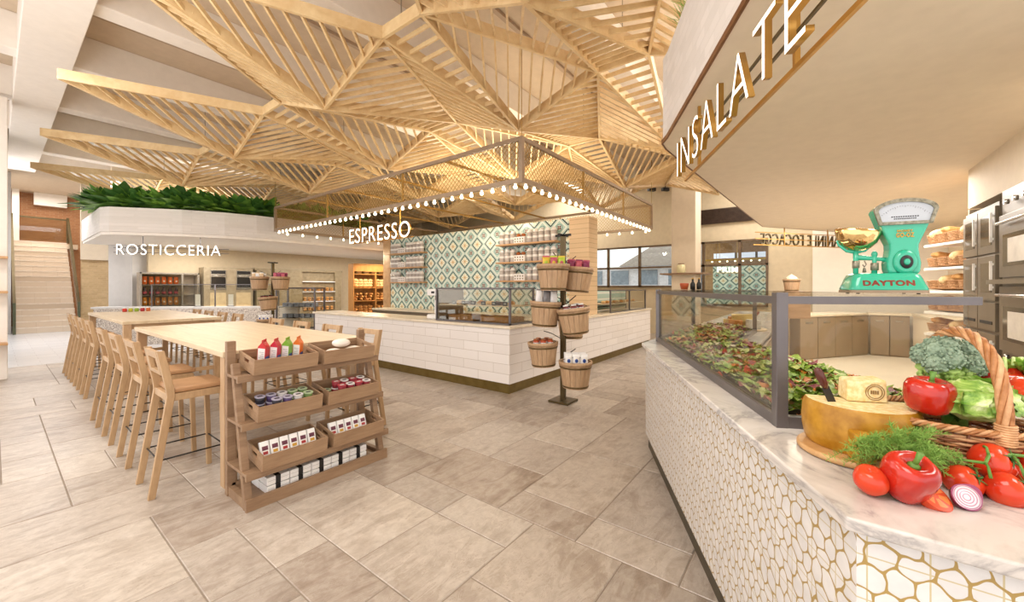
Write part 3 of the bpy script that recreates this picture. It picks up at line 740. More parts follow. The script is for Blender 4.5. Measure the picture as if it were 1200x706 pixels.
# juice cartons
DBLUE = plain('print blue', '2b4f9a', .4); LBL = plain('white carton side', 'ece7e4', .4)
for k, (c, n) in enumerate((('c92f33', 'left red'), ('c8283f', 'right red'), ('7fb23a', 'green'), ('e3762b', 'orange'))):
    cm_ = plain('carton '+c, c, .35, 0, .04)
    t = thing('juice_carton', f'{n} gable-top juice carton in the top left crate', 'carton', (0, 0, 0), 0, 'juice cartons in the top left crate')
    m = MB(); w, h = .029, .16
    m.box(-w, w, -w, w, 0, h, 0); m.add([(-w, -w, h), (w, -w, h), (w, w, h), (-w, w, h), (-w, 0, h+.04), (w, 0, h+.04)], [(0, 1, 5, 4), (2, 3, 4, 5), (0, 4, 3), (1, 2, 5)])
    m.box(-w, w, -.003, .003, h+.035, h+.055); m.build('carton_body', [cm_], t, .0015)
    MB().box(-w-.0008, -w, -w+.004, w-.004, .01, h-.01).build('nutrition_panel', [LBL], t)
    l2 = MB().box(-w+.003, w-.003, -w-.0008, -w, .03, .085, 0); l2.build('print', [DBLUE], t)
    txt = MB()
    for q in range(7): txt.box(-w-.0012, -w-.0008, -.019, .015-(q % 3)*.006, .03+q*.015, .033+q*.015)
    txt.build('small_print', [plain('grey print', '8c8a90')], t)
    put(t, (0, 0), -.125+k*.085, -.01, rz=.72)
MB_ = MB().ball((0, 0, .04), .04, 14, sx=2.1, sy=1.5, sz=.95).mesh('pack', [plain('cream film pack', 'f0e6da', .25, 0, .02)])
for k, (x, y, z, n) in enumerate(((-.09, -.03, .012, 'left'), (.1, -.02, .012, 'right'), (.0, .02, .08, 'upper'))):
    t = thing('bread_pack', f'{n} rounded cream pack of flatbread in the top right crate', 'pack', (0, 0, 0), 0, 'rounded packs in the top right crate')
    o = bpy.data.objects.new('wrapper', MB_); COL.objects.link(o); o.parent = t
    MB().lathe([(.074, .034), (.0755, .04), (.074, .046)], 20, sx=1, sy=.72).build('print_band', [plain('coral print', 'e2694b', .4)], t)
    put(t, (0, 1), x, y, z)
def pot(lidc, bodc):
    m = MB().lathe([(0, 0), (.026, 0), (.034, .05), (0, .05)], 14, flatcaps=True); return m, lidc, bodc
LIDS = {'lavender': plain('lavender lid', 'b9b3c6', .3), 'white': plain('white lid', 'e9e4e2', .3), 'green': plain('pale green lid', 'b7c9a0', .3), 'red': plain('berry lid', 'b8404c', .3)}
BODS = {'black': plain('black pot', '33303a', .4), 'purple': plain('purple pot', '5f4a78', .4), 'red': plain('berry pot', '9c2c3a', .4), 'white': plain('white pot', 'e2dcd8', .4), 'green': plain('green pot', '6e8a4a', .4)}
potbase = {}
def mkpot(l, b, label, group):
    if (l, b) in potbase: return dup(potbase[(l, b)], label, group=group)
    t = thing('yogurt_pot', label, 'pot', (0, 0, 0), 0, group)
    MB().lathe([(0, 0), (.026, 0), (.034, .05), (0, .05)], 14, flatcaps=True).build('pot_body', [BODS[b]], t)
    MB().lathe([(0, .05), (.037, .05), (.037, .055), (0, .055)], 14, flatcaps=True).build('lid', [LIDS[l]], t)
    MB().box(-.018, .018, -.01, .01, .0551, .0556).build('lid_print', [BODS['black' if l != 'red' else 'white']], t)
    potbase[(l, b)] = t; return t
seqL = [('white', 'black'), ('lavender', 'black'), ('lavender', 'purple'), ('white', 'white'), ('green', 'green')]
for lay in range(2):
    for r_ in range(2):
        for k in range(5):
            if lay == 1 and (k == 0 and r_ == 0): continue
            l, b = seqL[(k+r_) % 5] if k < 4 else ('green', 'green')
            o = mkpot(l, b, f'{l}-lidded yogurt pot, left crate, {ordn(k)} from left, {["front", "back"][r_]} row, {["lower", "upper"][lay]} layer', 'yogurt pots in the second-tier left crate')
            put(o, (1, 0), -.16+k*.078, -.07+r_*.1, .013+lay*.057)
for lay in range(2):
    for r_ in range(2):
        for k in range(5):
            if lay == 1 and k == 0: continue
            l, b = ('green', 'green') if k == 0 else (('white', 'red') if (k+lay) % 2 else ('red', 'red'))
            o = mkpot(l, b, f'{l}-lidded dessert pot, right crate, {ordn(k)} from left, {["front", "back"][r_]} row, {["lower", "upper"][lay]} layer', 'pots in the second-tier right crate')
            put(o, (1, 1), -.16+k*.078, -.07+r_*.1, .013+lay*.057)
PKA = plain('pack print yellow', 'd6a437', .4); PKB = plain('pack print plum', '6b3346', .4)
for si, n in ((0, 6), (1, 5)):
    for k in range(n):
        t = thing('biscuit_packet', f'white printed packet in the third-tier {["left", "right"][si]} crate, {ordn(k)} from its left end', 'packet', (0, 0, 0), 0, 'white packets in the third-tier crates')
        MB().box(-.03, .03, -.016, .016, 0, .14).build('wrapper', [WHITE], t, .004)
        MB().box(-.02, .02, -.0175, -.016, .075, .105).build('print', [PKB], t); MB().box(-.016, .016, -.0175, -.016, .045, .066).build('print', [PKA if k % 2 else plain('pack print red', 'b23a3a', .4)], t)
        put(t, (2, si), -.17+k*.068, -.04, .013, extra=Matrix.Rotation(R(-28), 4, 'X'))
for lay in range(2):
    for row in range(2):
        for k in range(5):
            z = .051+lay*.062
            t = thing('food_box', f'white box with black band, {ordn(k)} from left, {["front", "back"][row]} row, {["lower", "upper"][lay]} layer, bottom tier', 'box', (1.09+.2+k*.163, 3.15+.09+row*.15, z), 0, 'white boxes on the bottom tier')
            MB().box(-.079, .079, -.07, .07, 0, .056).build('box_body', [WHITE], t, .005)
            MB().box(-.074, .074, -.0712, -.0700, .03, .032).build('lid_seam', [plain('seam grey', 'b8b4b2')], t)
            if k in (0, 1, 2, 3, 4) and (k+row) % 1 == 0: MB().box(-.02, .014, -.0715, .0715, -.0, .0575).build('black_band', [BLACK], t)
# ================================================================ bucket stands
HOOP = plain('aged hoop', '6b5633', .4, .5)
def mkbucket():
    t = thing('wooden_bucket', 'x', 'bucket', (0, 0, 0), 0, 'wooden buckets on the stand near the espresso bar')
    m = MB(); n = 18
    for k in range(n):
        a0, a1 = 2*PI*k/n+.012, 2*PI*(k+1)/n-.012
        vs = []
        for r0, r1, z in ((.155, .165, 0), (.20, .212, .33)):
            for a in (a0, (a0+a1)/2, a1):
                for r in (r0, r1): vs.append((r*math.cos(a), r*math.sin(a), z))
        m.add(vs, [(0, 2, 8, 6), (2, 4, 10, 8), (1, 7, 9, 3), (3, 9, 11, 5), (6, 8, 9, 7), (8, 10, 11, 9), (0, 1, 3, 2), (2, 3, 5, 4), (0, 6, 7, 1), (4, 5, 11, 10)])
    m.build('staves', [W_BUCK], t)
    MB().cyl((0, 0), .157, .01, .03, 20).build('bucket_base', [W_BUCK], t)
    for z, r in ((.012, .168), (.262, .206)): MB().lathe([(r-.002, z-.001), (r+.003, z), (r+.007, z+.022), (r-.002, z+.022), (r-.002, z-.001)], 26).build('hoop', [HOOP], t)
    MB().lathe([(.198, .30), (.218, .30), (.221, .345), (.196, .345), (.198, .30)], 26).build('rim_band', [W_BUCK], t)
    MB().tube([(.215*math.cos(a), 0, .30+.09*math.sin(a)) for a in [PI*k/14 for k in range(15)]], .004, 5).build('handle', [BLKM], t)
    return t
bk0 = mkbucket(); bk_used = False
def local(px, py, s, t, z): return Vector((px+s*RT[0]+t*FW[0], py+s*RT[1]+t*FW[1], z))
def stand(px, py, lb, H=2.27, buckets=(), far=False):
    global bk_used
    t = thing('bucket_stand', lb, 'display stand', (px, py, 0), 0)
    MB().box(-.15, .15, -.15, .15, 0, .03).build('base_plate', [BRONZE], t, .003)
    MB().box(-.03, .03, -.03, .03, .03, H).build('pole', [BRONZE], t)
    MB().box(-.12, .12, -.012, .012, H, H+.03).box(-.012, .012, -.12, .12, H, H+.03).build('cross_arm', [BLKM], t)
    out = []
    for (s, tt, z, tilt, sc_, blb, cont) in buckets:
        L = Vector((s*RT[0]+tt*FW[0], s*RT[1]+tt*FW[1], 0)); d = L.normalized()
        MB().tube([(d.x*.02, d.y*.02, z+.36), (L.x*.6, L.y*.6, z+.44), (L.x, L.y, z+.50*sc_)], .006, 6).build('hook_arm', [BLKM], t)
        loc = (px+L.x, py+L.y, z)
        rot = Matrix.Rotation(TH+PI/2*0, 4, 'Z') @ Matrix.Rotation(tilt, 4, 'Y')
        if not bk_used: b = bk0; b['label'] = blb; b.location = loc; b.rotation_euler = rot.to_euler(); b.scale = (sc_,)*3; bk_used = True
        else: b = dup(bk0, blb, loc, rot=rot.to_euler(), sc=sc_, group='wooden buckets on the stand near the espresso bar' if not far else 'wooden buckets on the far stand')
        if cont: cont(Matrix.Translation(loc) @ rot, sc_)
    return t
def placeM(o, M): o.location = M.to_translation(); o.rotation_euler = M.to_euler()
def jars(nm, lbw, col, lidc, group):
    jm = plain(nm, col, .2); base = []
    def f(M, sc_):
        for k, (x, y) in enumerate(((-.1, -.06), (0, -.1), (.1, -.06), (-.06, .06), (.06, .06))):
            lb = f'{lbw}, {["front left", "front middle", "front right", "back left", "back right"][k]} one'
            if not base:
                t = thing('preserve_jar', lb, 'jar', (0, 0, 0), 0, group)
                MB().lathe([(0, 0), (.036, 0), (.04, .01), (.04, .07), (.03, .085), (0, .085)], 14, flatcaps=True).build('jar_glass', [jm], t)
                MB().cyl((0, 0), .034, .085, .102, 14).build('lid', [lidc], t); MB().lathe([(.0405, .025), (.0405, .055)], 14).build('label_band', [WHITE], t); base.append(t)
            else: t = dup(base[0], lb)
            placeM(t, M @ Matrix.Translation((x*sc_, y*sc_, .29*sc_)))
        fill(M, sc_)
    return f
filln = [0]
KRAFT = plain('dark red paper', '6b2b2a', .8)
def fill(M, sc_, mt=None):
    filln[0] += 1
    o = one(MB().cyl((0, 0), .19*sc_, .27*sc_, .288*sc_, 20), 'paper_liner', [mt or KRAFT], 'dark paper liner packed inside a hanging bucket', 'liner', group='paper liners in the buckets'); placeM(o, M)
def bags(lbw, cols, group, h=.14, n=(-.1, 0, .1)):
    def f(M, sc_):
        for r_, y in enumerate((-.08, .05)):
            for k, x in enumerate(n):
                t = thing('snack_bag', f'{lbw}, {["left", "middle", "right"][k]} one of the {["front", "back"][r_]} row', 'bag', (0, 0, 0), 0, group)
                w = .046; m = MB()
                m.lathe([(0, 0), (w, 0), (w*1.05, h*.4), (w*.95, h*.75), (w*1.0, h), (0, h)], 12, sx=1, sy=.45, flatcaps=True)
                m.build('pouch', [cols[(k+r_) % len(cols)]], t)
                MB().box(-w*.98, w*.98, -.006, .006, h, h+.02).build('seal', [cols[(k+r_+1) % len(cols)]], t)
                MB().ball((0, -.019, h*.5), .022, 10, sy=.25, sz=1.2).build('print', [DBLUE if len(cols) == 1 else cols[(k+2) % len(cols)]], t)
                placeM(t, M @ Matrix.Translation((x*sc_, y*sc_, .29*sc_)))
        fill(M, sc_)
    return f
YEL = plain('yellow bag', 'e3c23a', .35); PINKB = plain('pink bag', 'c55a6a', .35); LIME = plain('lime bag', 'b9cf3e', .35); MAG = plain('magenta bag', '8e2c55', .35)
stand(4.74, 2.72, 'dark bronze bucket stand before the right end of the espresso bar', buckets=[
    (.13, -.24, .26, 0, 1.0, 'wooden bucket hanging lowest, holding white and blue bags', bags('white bag with blue print in the lowest bucket', [WHITE], 'white and blue bags in the lowest bucket')),
    (-.27, -.04, .50, R(-2), .95, 'low wooden bucket left of the pole holding orange-lidded jars', jars('orange preserve', 'orange preserve jar in the low left bucket', 'b8502a', plain('copper lid', 'b06a3c', .3, .4), 'orange jars in the low left bucket')),
    (.15, .26, .84, 0, .95, 'wooden bucket half hidden behind the tilted bucket', None),
    (.14, -.22, .96, R(-7), 1.0, 'tilted wooden bucket holding dark red preserve jars', jars('plum preserve', 'dark red preserve jar in the tilted bucket', '6d2222', WHITE, 'plum jars in the tilted bucket')),
    (-.26, -.05, 1.04, R(3), .98, 'middle wooden bucket left of the pole holding white cards', bags('tall white card pack in the middle left bucket', [WHITE, plain('grey pack', '8f8b8b', .4)], 'white packs in the middle left bucket', .2)),
    (-.16, -.22, 1.53, 0, 1.0, 'upper wooden bucket holding yellow snack bags', bags('yellow snack bag in the upper bucket', [YEL, PINKB, LIME], 'yellow snack bags in the upper bucket')),
    (.18, .02, 1.50, R(4), 1.0, 'upper wooden bucket right of the pole holding magenta bags', bags('magenta snack bag in the upper right bucket', [MAG, PINKB], 'magenta bags in the upper right bucket')),
])
q = cam(-6.25, 10.3)
stand(q.x, q.y, 'distant bucket stand in front of the rosticceria counter', H=2.2, far=True, buckets=[
    (-.28, -.1, 1.50, 0, 1.0, 'upper left bucket on the distant stand', bags('pale bag in the distant upper left bucket', [plain('cream bag', 'e6c9a0', .5), WHITE], 'bags in the distant upper left bucket')),
    (.27, -.1, 1.50, 0, 1.0, 'upper right bucket on the distant stand', bags('pink bag in the distant upper right bucket', [PINKB, MAG], 'bags in the distant upper right bucket')),
    (.05, -.24, .98, R(-6), 1.0, 'tilted middle bucket on the distant stand', jars('plum far', 'plum jar in the distant middle bucket', '6d2222', BLACK, 'jars in the distant middle bucket')),
    (-.05, -.2, .42, 0, 1.0, 'lowest bucket on the distant stand holding white bags', bags('white bag in the distant lowest bucket', [WHITE], 'bags in the distant lowest bucket'))])
# ================================================================ rosticceria
bp = [(1.5, 14.9), (1.5, 13.2), (1.62, 12.93), (2.75, 12.05), (3.5, 11.68), (4.15, 11.5), (5.0, 11.42), (13.6, 11.42), (13.6, 16.3), (1.5, 16.3)]
struct(MB().prism(bp, 2.87, 3.44).build('wall_bulkhead', [WBRICK]))
struct(MB().prism([(p[0]+.02, p[1]+.03) for p in bp[:7]]+[(13.58, 11.45), (13.58, 16.28), (1.52, 16.28)], 2.80, 2.868).build('ceiling_bulkhead', [WPAINT]))
struct(MB().prism([tuple(cam(-11.67, 11.4))[:2], tuple(cam(-10.98, 11.4))[:2], tuple(cam(-10.98, 11.9))[:2], tuple(cam(-11.67, 11.9))[:2]], 0, 2.8).build('wall_pillar', [SLATEW]))
A_ = Vector((1.78, 13.12, 2.35)); B_ = Vector((3.42, 11.66, 2.35)); d_ = B_-A_; ra = math.atan2(d_.y, d_.x)
rs = thing('letter_sign', 'white ROSTICCERIA sign hanging below the brick planter bulkhead', 'sign', A_, ra)
text('lettering', 'ROSTICCERIA', d_.length, .25, .03, [LIT, GREYF], rs, bold=-.008)
MB().box(-.1, d_.length+.15, .035, .05, .05, .062).box(-.1, d_.length+.15, .035, .05, .16, .172).build('rail', [GREYF], rs)
for x in (.5, 1.72): MB().box(x-.006, x+.006, .035, .05, .05, .46).build('rod', [GREYF], rs)
# plants in the planter on top
def leafplant(r, n, L, mats, up=.6, droop=.55):
    m = MB()
    for k in range(n):
        a = r.uniform(0, 2*PI); e = r.uniform(.15, 1.1)*up*1.6; l = L*r.uniform(.6, 1.1); w = l*.15*r.uniform(.8, 1.3)
        d = Vector((math.cos(a), math.sin(a), 0)); s = Vector((-d.y, d.x, 0)); pts = []
        for q in range(5):
            f = q/4; p = d*(l*f*math.cos(e*.8))+Vector((0, 0, l*(math.sin(e)*f-droop*f*f)))
            ww = w*math.sin(PI*min(.97, f*.9+.08)); pts += [p-s*ww, p+Vector((0, 0, -.012*ww/w*2)), p+s*ww]
        m.add(pts, [(q*3+i, q*3+i+1, q*3+i+4, q*3+i+3) for q in range(4) for i in range(2)], r.randrange(len(mats)), True)
    return m
rr = random.Random(5); pb = []
for v in range(4):
    t = thing('planter_fern', 'x', 'plant', (0, 0, 0), 0, 'leafy plants in the rosticceria planter')
    leafplant(rr, 70, .66, [0, 1, 2], .85, .3).build('leaves', [GREEN1, GREEN2, LGREEN], t); MB().cyl((0, 0), .02, -.1, .06, 8).build('stem', [GREEN2], t); pb.append(t)
def along(pts, step):
    out = []; 
    for a, b in zip(pts, pts[1:]):
        a, b = Vector(a), Vector(b); L = (b-a).length; n = max(1, int(L/step))
        out += [a+(b-a)*(k/n) for k in range(n)]
    return out
pos = along([(1.62, 14.3), (1.68, 13.35), (2.8, 12.3), (4.2, 11.75), (7.5, 11.65)], .3); pos += along([(2.0, 14.2), (2.2, 13.3), (3.0, 12.6), (4.4, 12.05), (6.5, 12.0)], .42)
for k, p in enumerate(pos):
    lb = 'dense green leafy plant growing along the top of the rosticceria planter'
    if k < 4: o = pb[k]; o['label'] = lb; o.location = (p.x, p.y, 3.5)
    else: o = dup(pb[k % 4], lb, (p.x, p.y, 3.5))
    o.rotation_euler = (0, 0, rr.uniform(0, 6)); o.scale = (rr.uniform(.8, 1.15),)*3
# counter
cpth = [(1.72, 15.4), (1.95, 14.9), (4.95, 11.95)]
rc = thing('service_counter', 'speckled granite rosticceria counter with pale stone top', 'counter', (0, 0, 0))
def band(pts, w, z0, z1, m=0):
    a, b = Vector(pts[0]), Vector(pts[1]); d = (b-a).normalized(); n = Vector((-d.y, d.x)); 
    if n.dot(Vector(FW)) < 0: n = -n
    return MB().prism([a, b, b+n*w, a+n*w], z0, z1, m)
a_, b_2 = (1.65, 15.57), (4.95, 11.95)
band((a_, b_2), .28, 0, .98).build('body', [GRAN], rc)
band(((1.6, 15.62), (4.99, 11.9)), .33, .98, 1.03).build('worktop', [SLATEW], rc)
e0 = Vector((4.98, 11.9)); MB().box(0, .5, -.12, .0, 0, 1.03, M=Matrix.Translation((4.95, 11.92, 0)) @ Matrix.Rotation(TH, 4, 'Z')).build('end_panel', [WPAINT], rc)
gs = thing('sneeze_guard', 'long clear glass guard with dark posts on the rosticceria counter', 'glass guard', (0, 0, 1.03))
dd = (Vector(b_2)-Vector(a_)); 
pa = MB(); gl = MB()
for f in (.28, .62, .97): p = Vector(a_)+dd*f+Vector((.1, .1)); MB().cyl((p.x, p.y), .018, 0, .62, 8).build('post', [GREYF], gs)
p0 = Vector(a_)+dd*.28+Vector((.1, .1)); p1 = Vector(a_)+dd*.97+Vector((.1, .1))
MB().bar((p0.x, p0.y, .32), (p1.x, p1.y, .32), .008, .56).build('glass_pane', [CASEG], gs); MB().bar((p0.x, p0.y, .62), (p1.x, p1.y, .62), .02, .02).build('top_rail', [GREYF], gs)
for k, f in enumerate((.52, .70)):
    p = Vector(a_)+dd*f+Vector((.13, .12)); t = thing('menu_card', f'white upright menu card on the rosticceria counter, {["left", "right"][k]} one', 'menu card', (p.x, p.y, 1.03), TH)
    MB().box(-.1, .1, -.01, .01, 0, .02).build('foot', [GREYF], t); MB().box(-.07, .07, -.004, .004, .02, .34).build('card', [WHITE], t)
# glass display at the end of the counter
q = cam(-5.9, 10.75)
dc = thing('display_case', 'tall glazed cold display at the right end of the rosticceria counter', 'display case', (q.x, q.y, 0), TH)
fm = MB(); w, dp, h = .52, .55, 1.55
for x in (-w, w):
    for y in (0, dp): fm.box(x-.02, x+.02, y-.02, y+.02, .3, h)
for z in (.42, h): fm.box(-w, w, -.02, .02, z-.02, z+.02).box(-w, w, dp-.02, dp+.02, z-.02, z+.02).box(-w-.02, -w+.02, 0, dp, z-.02, z+.02).box(w-.02, w+.02, 0, dp, z-.02, z+.02)
fm.build('frame', [GREYF], dc); MB().box(-w+.02, w-.02, -.005, .005, .44, h-.02).build('glass_pane', [CASEG], dc)
MB().box(-w, w, 0, dp, 0, .4).build('plinth', [GRAN], dc); MB().box(-w+.03, w-.03, .05, dp, .72, .74).box(-w+.03, w-.03, .05, dp, 1.02, 1.04).build('inner_shelf', [STEEL], dc)
for r_ in range(2):
    for k in range(6): one(MB().box(-.06, .06, -.08, .08, 0, .1), 'food_tub', [plain('steel blue tub', '8f97ab', .4)], f'grey blue tub, {ordn(k)} from left on the {["lower", "upper"][r_]} glazed cold display shelf', 'tub', tuple(Vector((q.x, q.y, [.74, 1.04][r_]))+Vector((RT[0], RT[1], 0))*(-.4+k*.16)+Vector((FW[0], FW[1], 0))*.25), TH, 'tubs in the glazed cold display', bevel=.006)
# back wall equipment
fg = thing('drinks_fridge', 'steel framed fridge full of orange bags and dark bottles on the rosticceria wall', 'fridge', (2.5, 15.06, 0)); fg.scale = (.9, .9, 1)
MB().box(0, 1.5, .02, .48, 0, .12).box(0, 1.5, .42, .48, .12, 2.0).box(0, .05, .02, .42, .12, 2.0).box(1.45, 1.5, .02, .42, .12, 2.0).box(0.05, 1.45, .02, .42, 1.94, 2.0).build('cabinet', [plain('cream steel', 'b5a48e', .4, .2)], fg)
MB().box(1.02, 1.07, 0, .03, .12, 1.98).box(0, .04, -.02, .02, .12, 2).box(1.46, 1.5, -.02, .02, .12, 2).box(0, 1.5, -.02, .02, 1.96, 2.0).build('door_frame', [STEEL], fg)
MB().box(.04, 1.02, -.006, .0, .14, 1.96).build('glass_pane', [CASEG], fg)
for z in (.75, 1.05, 1.35, 1.65): MB().box(.05, 1.45, .03, .42, z-.02, z).build('inner_shelf', [STEEL], fg)
ORB = plain('orange bag', 'dd6a25', .4); DKB = plain('dark bottle', '4a2a2c', .3); YL = plain('amber bag', 'd88b33', .4)
bb = {}
for z, mt, nm, cat, row in ((1.65, ORB, 'crisp_bag', 'bag', 'top'), (1.35, DKB, 'drink_bottle', 'bottle', 'second'), (1.05, YL, 'crisp_bag', 'bag', 'third'), (.75, DKB, 'drink_bottle', 'bottle', 'fourth')):
    for k in range(6):
        lb = f'{"orange bag" if mt is ORB else "amber bag" if mt is YL else "dark bottle"} in the steel fridge, {ordn(k)} from the left on the {row} shelf'
        loc = (2.5+.12+k*.14, 15.19, z)
        if (nm, mt.name) in bb: dup(bb[(nm, mt.name)], lb, loc)
        else:
            t = thing(nm, lb, cat, loc, 0, f'{cat}s in the steel fridge'); bb[(nm, mt.name)] = t
            if cat == 'bag': MB().lathe([(0, 0), (.05, 0), (.062, .09), (.045, .19), (.06, .23), (0, .23)], 10, sy=.6, flatcaps=True).build('pouch', [mt], t); MB().ball((0, -.035, .1), .025, 8, sy=.2).build('print', [WHITE], t)
            else: MB().lathe([(0, 0), (.05, 0), (.05, .15), (.02, .19), (.02, .23), (0, .23)], 10, flatcaps=True).build('bottle_body', [mt], t); MB().lathe([(.0505, .04), (.0505, .1)], 10).build('label_band', [PINKB if k < 3 else WHITE], t)
ov = thing('oven_tower', 'bronze grey wall unit with two dark ovens on the rosticceria wall', 'oven', (3.95, 15.0, 0))
MB().box(0, 1.35, .0, .5, 0, 2.2).build('cabinet', [plain('olive taupe unit', 'a8987c', .5)], ov, .004)
for x in (.16, .86):
    f = MB().box(x, x+.42, -.03, 0, 1.5, 2.12).build('oven_front', [STEEL], ov); MB().box(x+.02, x+.40, -.034, -.03, 2.0, 2.1).build('display', [BLACK], f)
    MB().box(x+.02, x+.40, -.034, -.03, 1.56, 1.9).build('window', [OVENG], f); MB().tube([(x+.05, -.07, 1.94), (x+.37, -.07, 1.94)], .012, 6).build('handle', [STEEL], f)
    MB().box(x, x+.42, -.012, 0, .95, 1.4).build('drawer_front', [plain('light niche', 'd9c39b', .5)], ov)
MB().box(-.02, 1.37, -.3, 0, .9, .94).build('worktop', [TRAV], ov)
rb = thing('wall_cabinet', 'wide olive bread cabinet with lit niche on the rosticceria wall', 'cabinet', (5.4, 14.95, 0))
MB().box(0, 3.0, .1, .5, 0, 2.15).box(-.05, 3.05, 0, .5, 2.15, 2.22).box(0, 1.5, 0, .1, 0, 2.15).box(2.75, 3.0, 0, .1, 0, 2.15).box(1.5, 2.75, 0, .1, 0, .7).build('cabinet', [plain('olive unit', '9a8a6c', .5)], rb)
for z in (1.05, 1.42, 1.8): MB().box(1.5, 2.75, -.02, .1, z-.03, z).build('shelf', [WHITE], rb)
loaf = {}
def mkloaf(kind, lb, grp):
    if kind in loaf: return dup(loaf[kind], lb, group=grp)
    if kind == 0: m = MB().tube([(-.13, 0, .03), (-.09, 0, .035), (0, 0, .04), (.09, 0, .035), (.13, 0, .03)], [.008, .03, .036, .03, .008], 8)
    elif kind == 1: m = MB().ball((0, 0, .05), .075, 12, sz=.68)
    else: m = MB().ball((0, 0, .04), .06, 10, sx=1.5, sz=.65)
    o = m.build(['baguette', 'round_loaf', 'bread_roll'][kind], [[BREAD, BREAD2, BREAD][kind]])
    tag(o, lb, 'bread', grp); loaf[kind] = o; return o
for li, z in enumerate((.70, 1.05, 1.42)):
    for k in range(7):
        for l2 in range(2):
            o = mkloaf(2, f'small loaf in the lit niche of the olive bread cabinet, {["lowest", "middle", "top"][li]} shelf', 'loaves in the olive bread cabinet')
            o.location = (7.0+k*.17, 14.97, z+l2*.075); o.rotation_euler = (0, 0, PI/2)
# bread rack left of the patterned wall
br = thing('bread_rack', 'warm wooden bread rack with six bays beside the patterned tile wall', 'bread rack', (7.1, 11.9, 0), -.15)
w, d, h = 1.55, .4, 2.35
BRW = wood('orange oak', 'a8703a', 'c99453', (10, 10, 3))
MB().box(0, .04, 0, d, 0, h).box(w-.04, w, 0, d, 0, h).box(w/2-.02, w/2+.02, 0, d, .7, h-.25).box(.04, w-.04, d-.03, d, 0, h).box(0, w, -.02, d, h-.03, h).box(.04, w-.04, 0, .03, 2.1, h).box(0.04, w-.04, 0, .03, 0, .68).build('frame', [BRW], br)
for z in (.7, 1.13, 1.56, 2.02): MB().box(.04, w-.04, .0, d-.03, z-.025, z).build('shelf', [BRW], br)
bm = Matrix.Translation(br.location) @ Matrix.Rotation(-.15, 4, 'Z')
for li, z in enumerate((.7, 1.13, 1.56)):
    for bay in range(2):
        kind = [2, 0, 1][li] if bay == 0 else [0, 2, 1][li]
        for k in range(4):
            for l2 in range(3):
                o = mkloaf(kind, f'{["long baguette", "round pale loaf", "small brown loaf"][kind]} in the {["lowest", "middle", "top"][li]} {["left", "right"][bay]} bay of the wooden bread rack', 'loaves in the wooden bread rack')
                p = bm @ Vector((.14+bay*.75+k*.165, .17, z+l2*.085)); o.location = p; o.scale = (1.35,)*3; o.rotation_euler = (0, 0, -.15+(PI/2 if kind != 1 else 0)+.2*((k+l2) % 3-1))
for k in range(5): o = mkloaf(1, f'round pale loaf on the top board of the wooden bread rack, {ordn(k)} from the left', 'loaves on top of the wooden bread rack'); o.location = bm @ Vector((.25+k*.26, .17, 2.02))
# ================================================================ stairs
sx0, sx1, sy0, nst = .46, 1.83, 21.2, 17
stp = MB(); rise, run = 3.39/nst, .2
for k in range(nst): stp.box(sx0, sx1, sy0+k*run, sy0+3.9, k*rise, (k+1)*rise, 0).box(sx0, sx1, sy0+k*run-.015, sy0+k*run+.02, (k+1)*rise-.03, (k+1)*rise+.001, 1)
sto = struct(stp.build('floor_stair', [STAIRT, plain('pale nosing', 'eadccb', .5)]))
struct(MB().box(-.2, 2.2, sy0+3.9, 25.6, 3.2, 3.39).build('floor_landing', [STAIRT]))
for nm, x in (('left', .42), ('right', 1.87)):
    t = thing('stair_railing', f'dark green metal railing with glass on the {nm} side of the stairs', 'railing', (x, sy0, 0))
    MB().bar((0, -.15, .98), (0, 3.4, 3.39+1.0), .07, .12).build('handrail', [BRONZE], t)
    MB().add([(0, -.1, .2), (0, 3.4, 3.55), (0, 3.4, 4.35), (0, -.1, .9), (.012, -.1, .2), (.012, 3.4, 3.55), (.012, 3.4, 4.35), (.012, -.1, .9)], [(0, 1, 2, 3), (4, 7, 6, 5), (0, 4, 5, 1), (2, 6, 7, 3), (0, 3, 7, 4), (1, 5, 6, 2)]).build('glass_panel', [CASEG], t)
    MB().box(-.035, .035, -.2, -.12, 0, 1.05).build('post', [plain('olive green metal', '565a44', .4, .3)], t)
    MB().box(-.035, .035, 3.4, 3.48, 3.39, 4.45).build('post', [BRONZE], t)
t = thing('landing_railing', 'dark horizontal railing across the top landing of the stairs', 'railing', (.42, 25.0, 3.39))
MB().box(0, 1.45, -.02, .02, .98, 1.04).build('handrail', [BRONZE], t); MB().box(0, 1.45, -.006, .006, .1, .98).build('glass_panel', [CASEG], t)
struct(MB().box(.44, .62, 24.9, 25.2, 3.39, 5.45).build('wall_stair_pier', [WPAINT]))
# ================================================================ insalate counter
O1, O2, O3, O4 = (1.22, -3.0), (1.236, -.065), (3.89, 1.34), (10.5, 1.34)
I1, I2, I3, I4 = (2.3, -3.0), (2.3, -.58), (4.19, .40), (10.5, .40)
def inset(d):   # outer polyline moved inwards by d
    n = Vector((.461, -.887)); out = []
    return [(O1[0]+d, O1[1]), (O2[0]+d, O2[1]-d*.62), (O3[0]+d*.24, O3[1]-d), (O4[0], O4[1]-d)]
def poly(a, b): return [*a, *b[::-1]]
def Iset(d): return [(I1[0]-d, I1[1]), (I2[0]-d, I2[1]+d*.62), (I3[0]-d*.24, I3[1]+d), (I4[0], I4[1]+d)]
ic = thing('service_counter', 'long angled salad counter faced with white hexagon tiles and gold grout', 'counter', (0, 0, 0))
MB().prism(poly(inset(.035), Iset(.02)), .13, .985).build('tiled_body', [HEX], ic)
MB().prism(poly(inset(.06), Iset(.06)), 0, .13).build('kick_plate', [plain('dark olive kick', '4a4332', .4, .4)], ic)
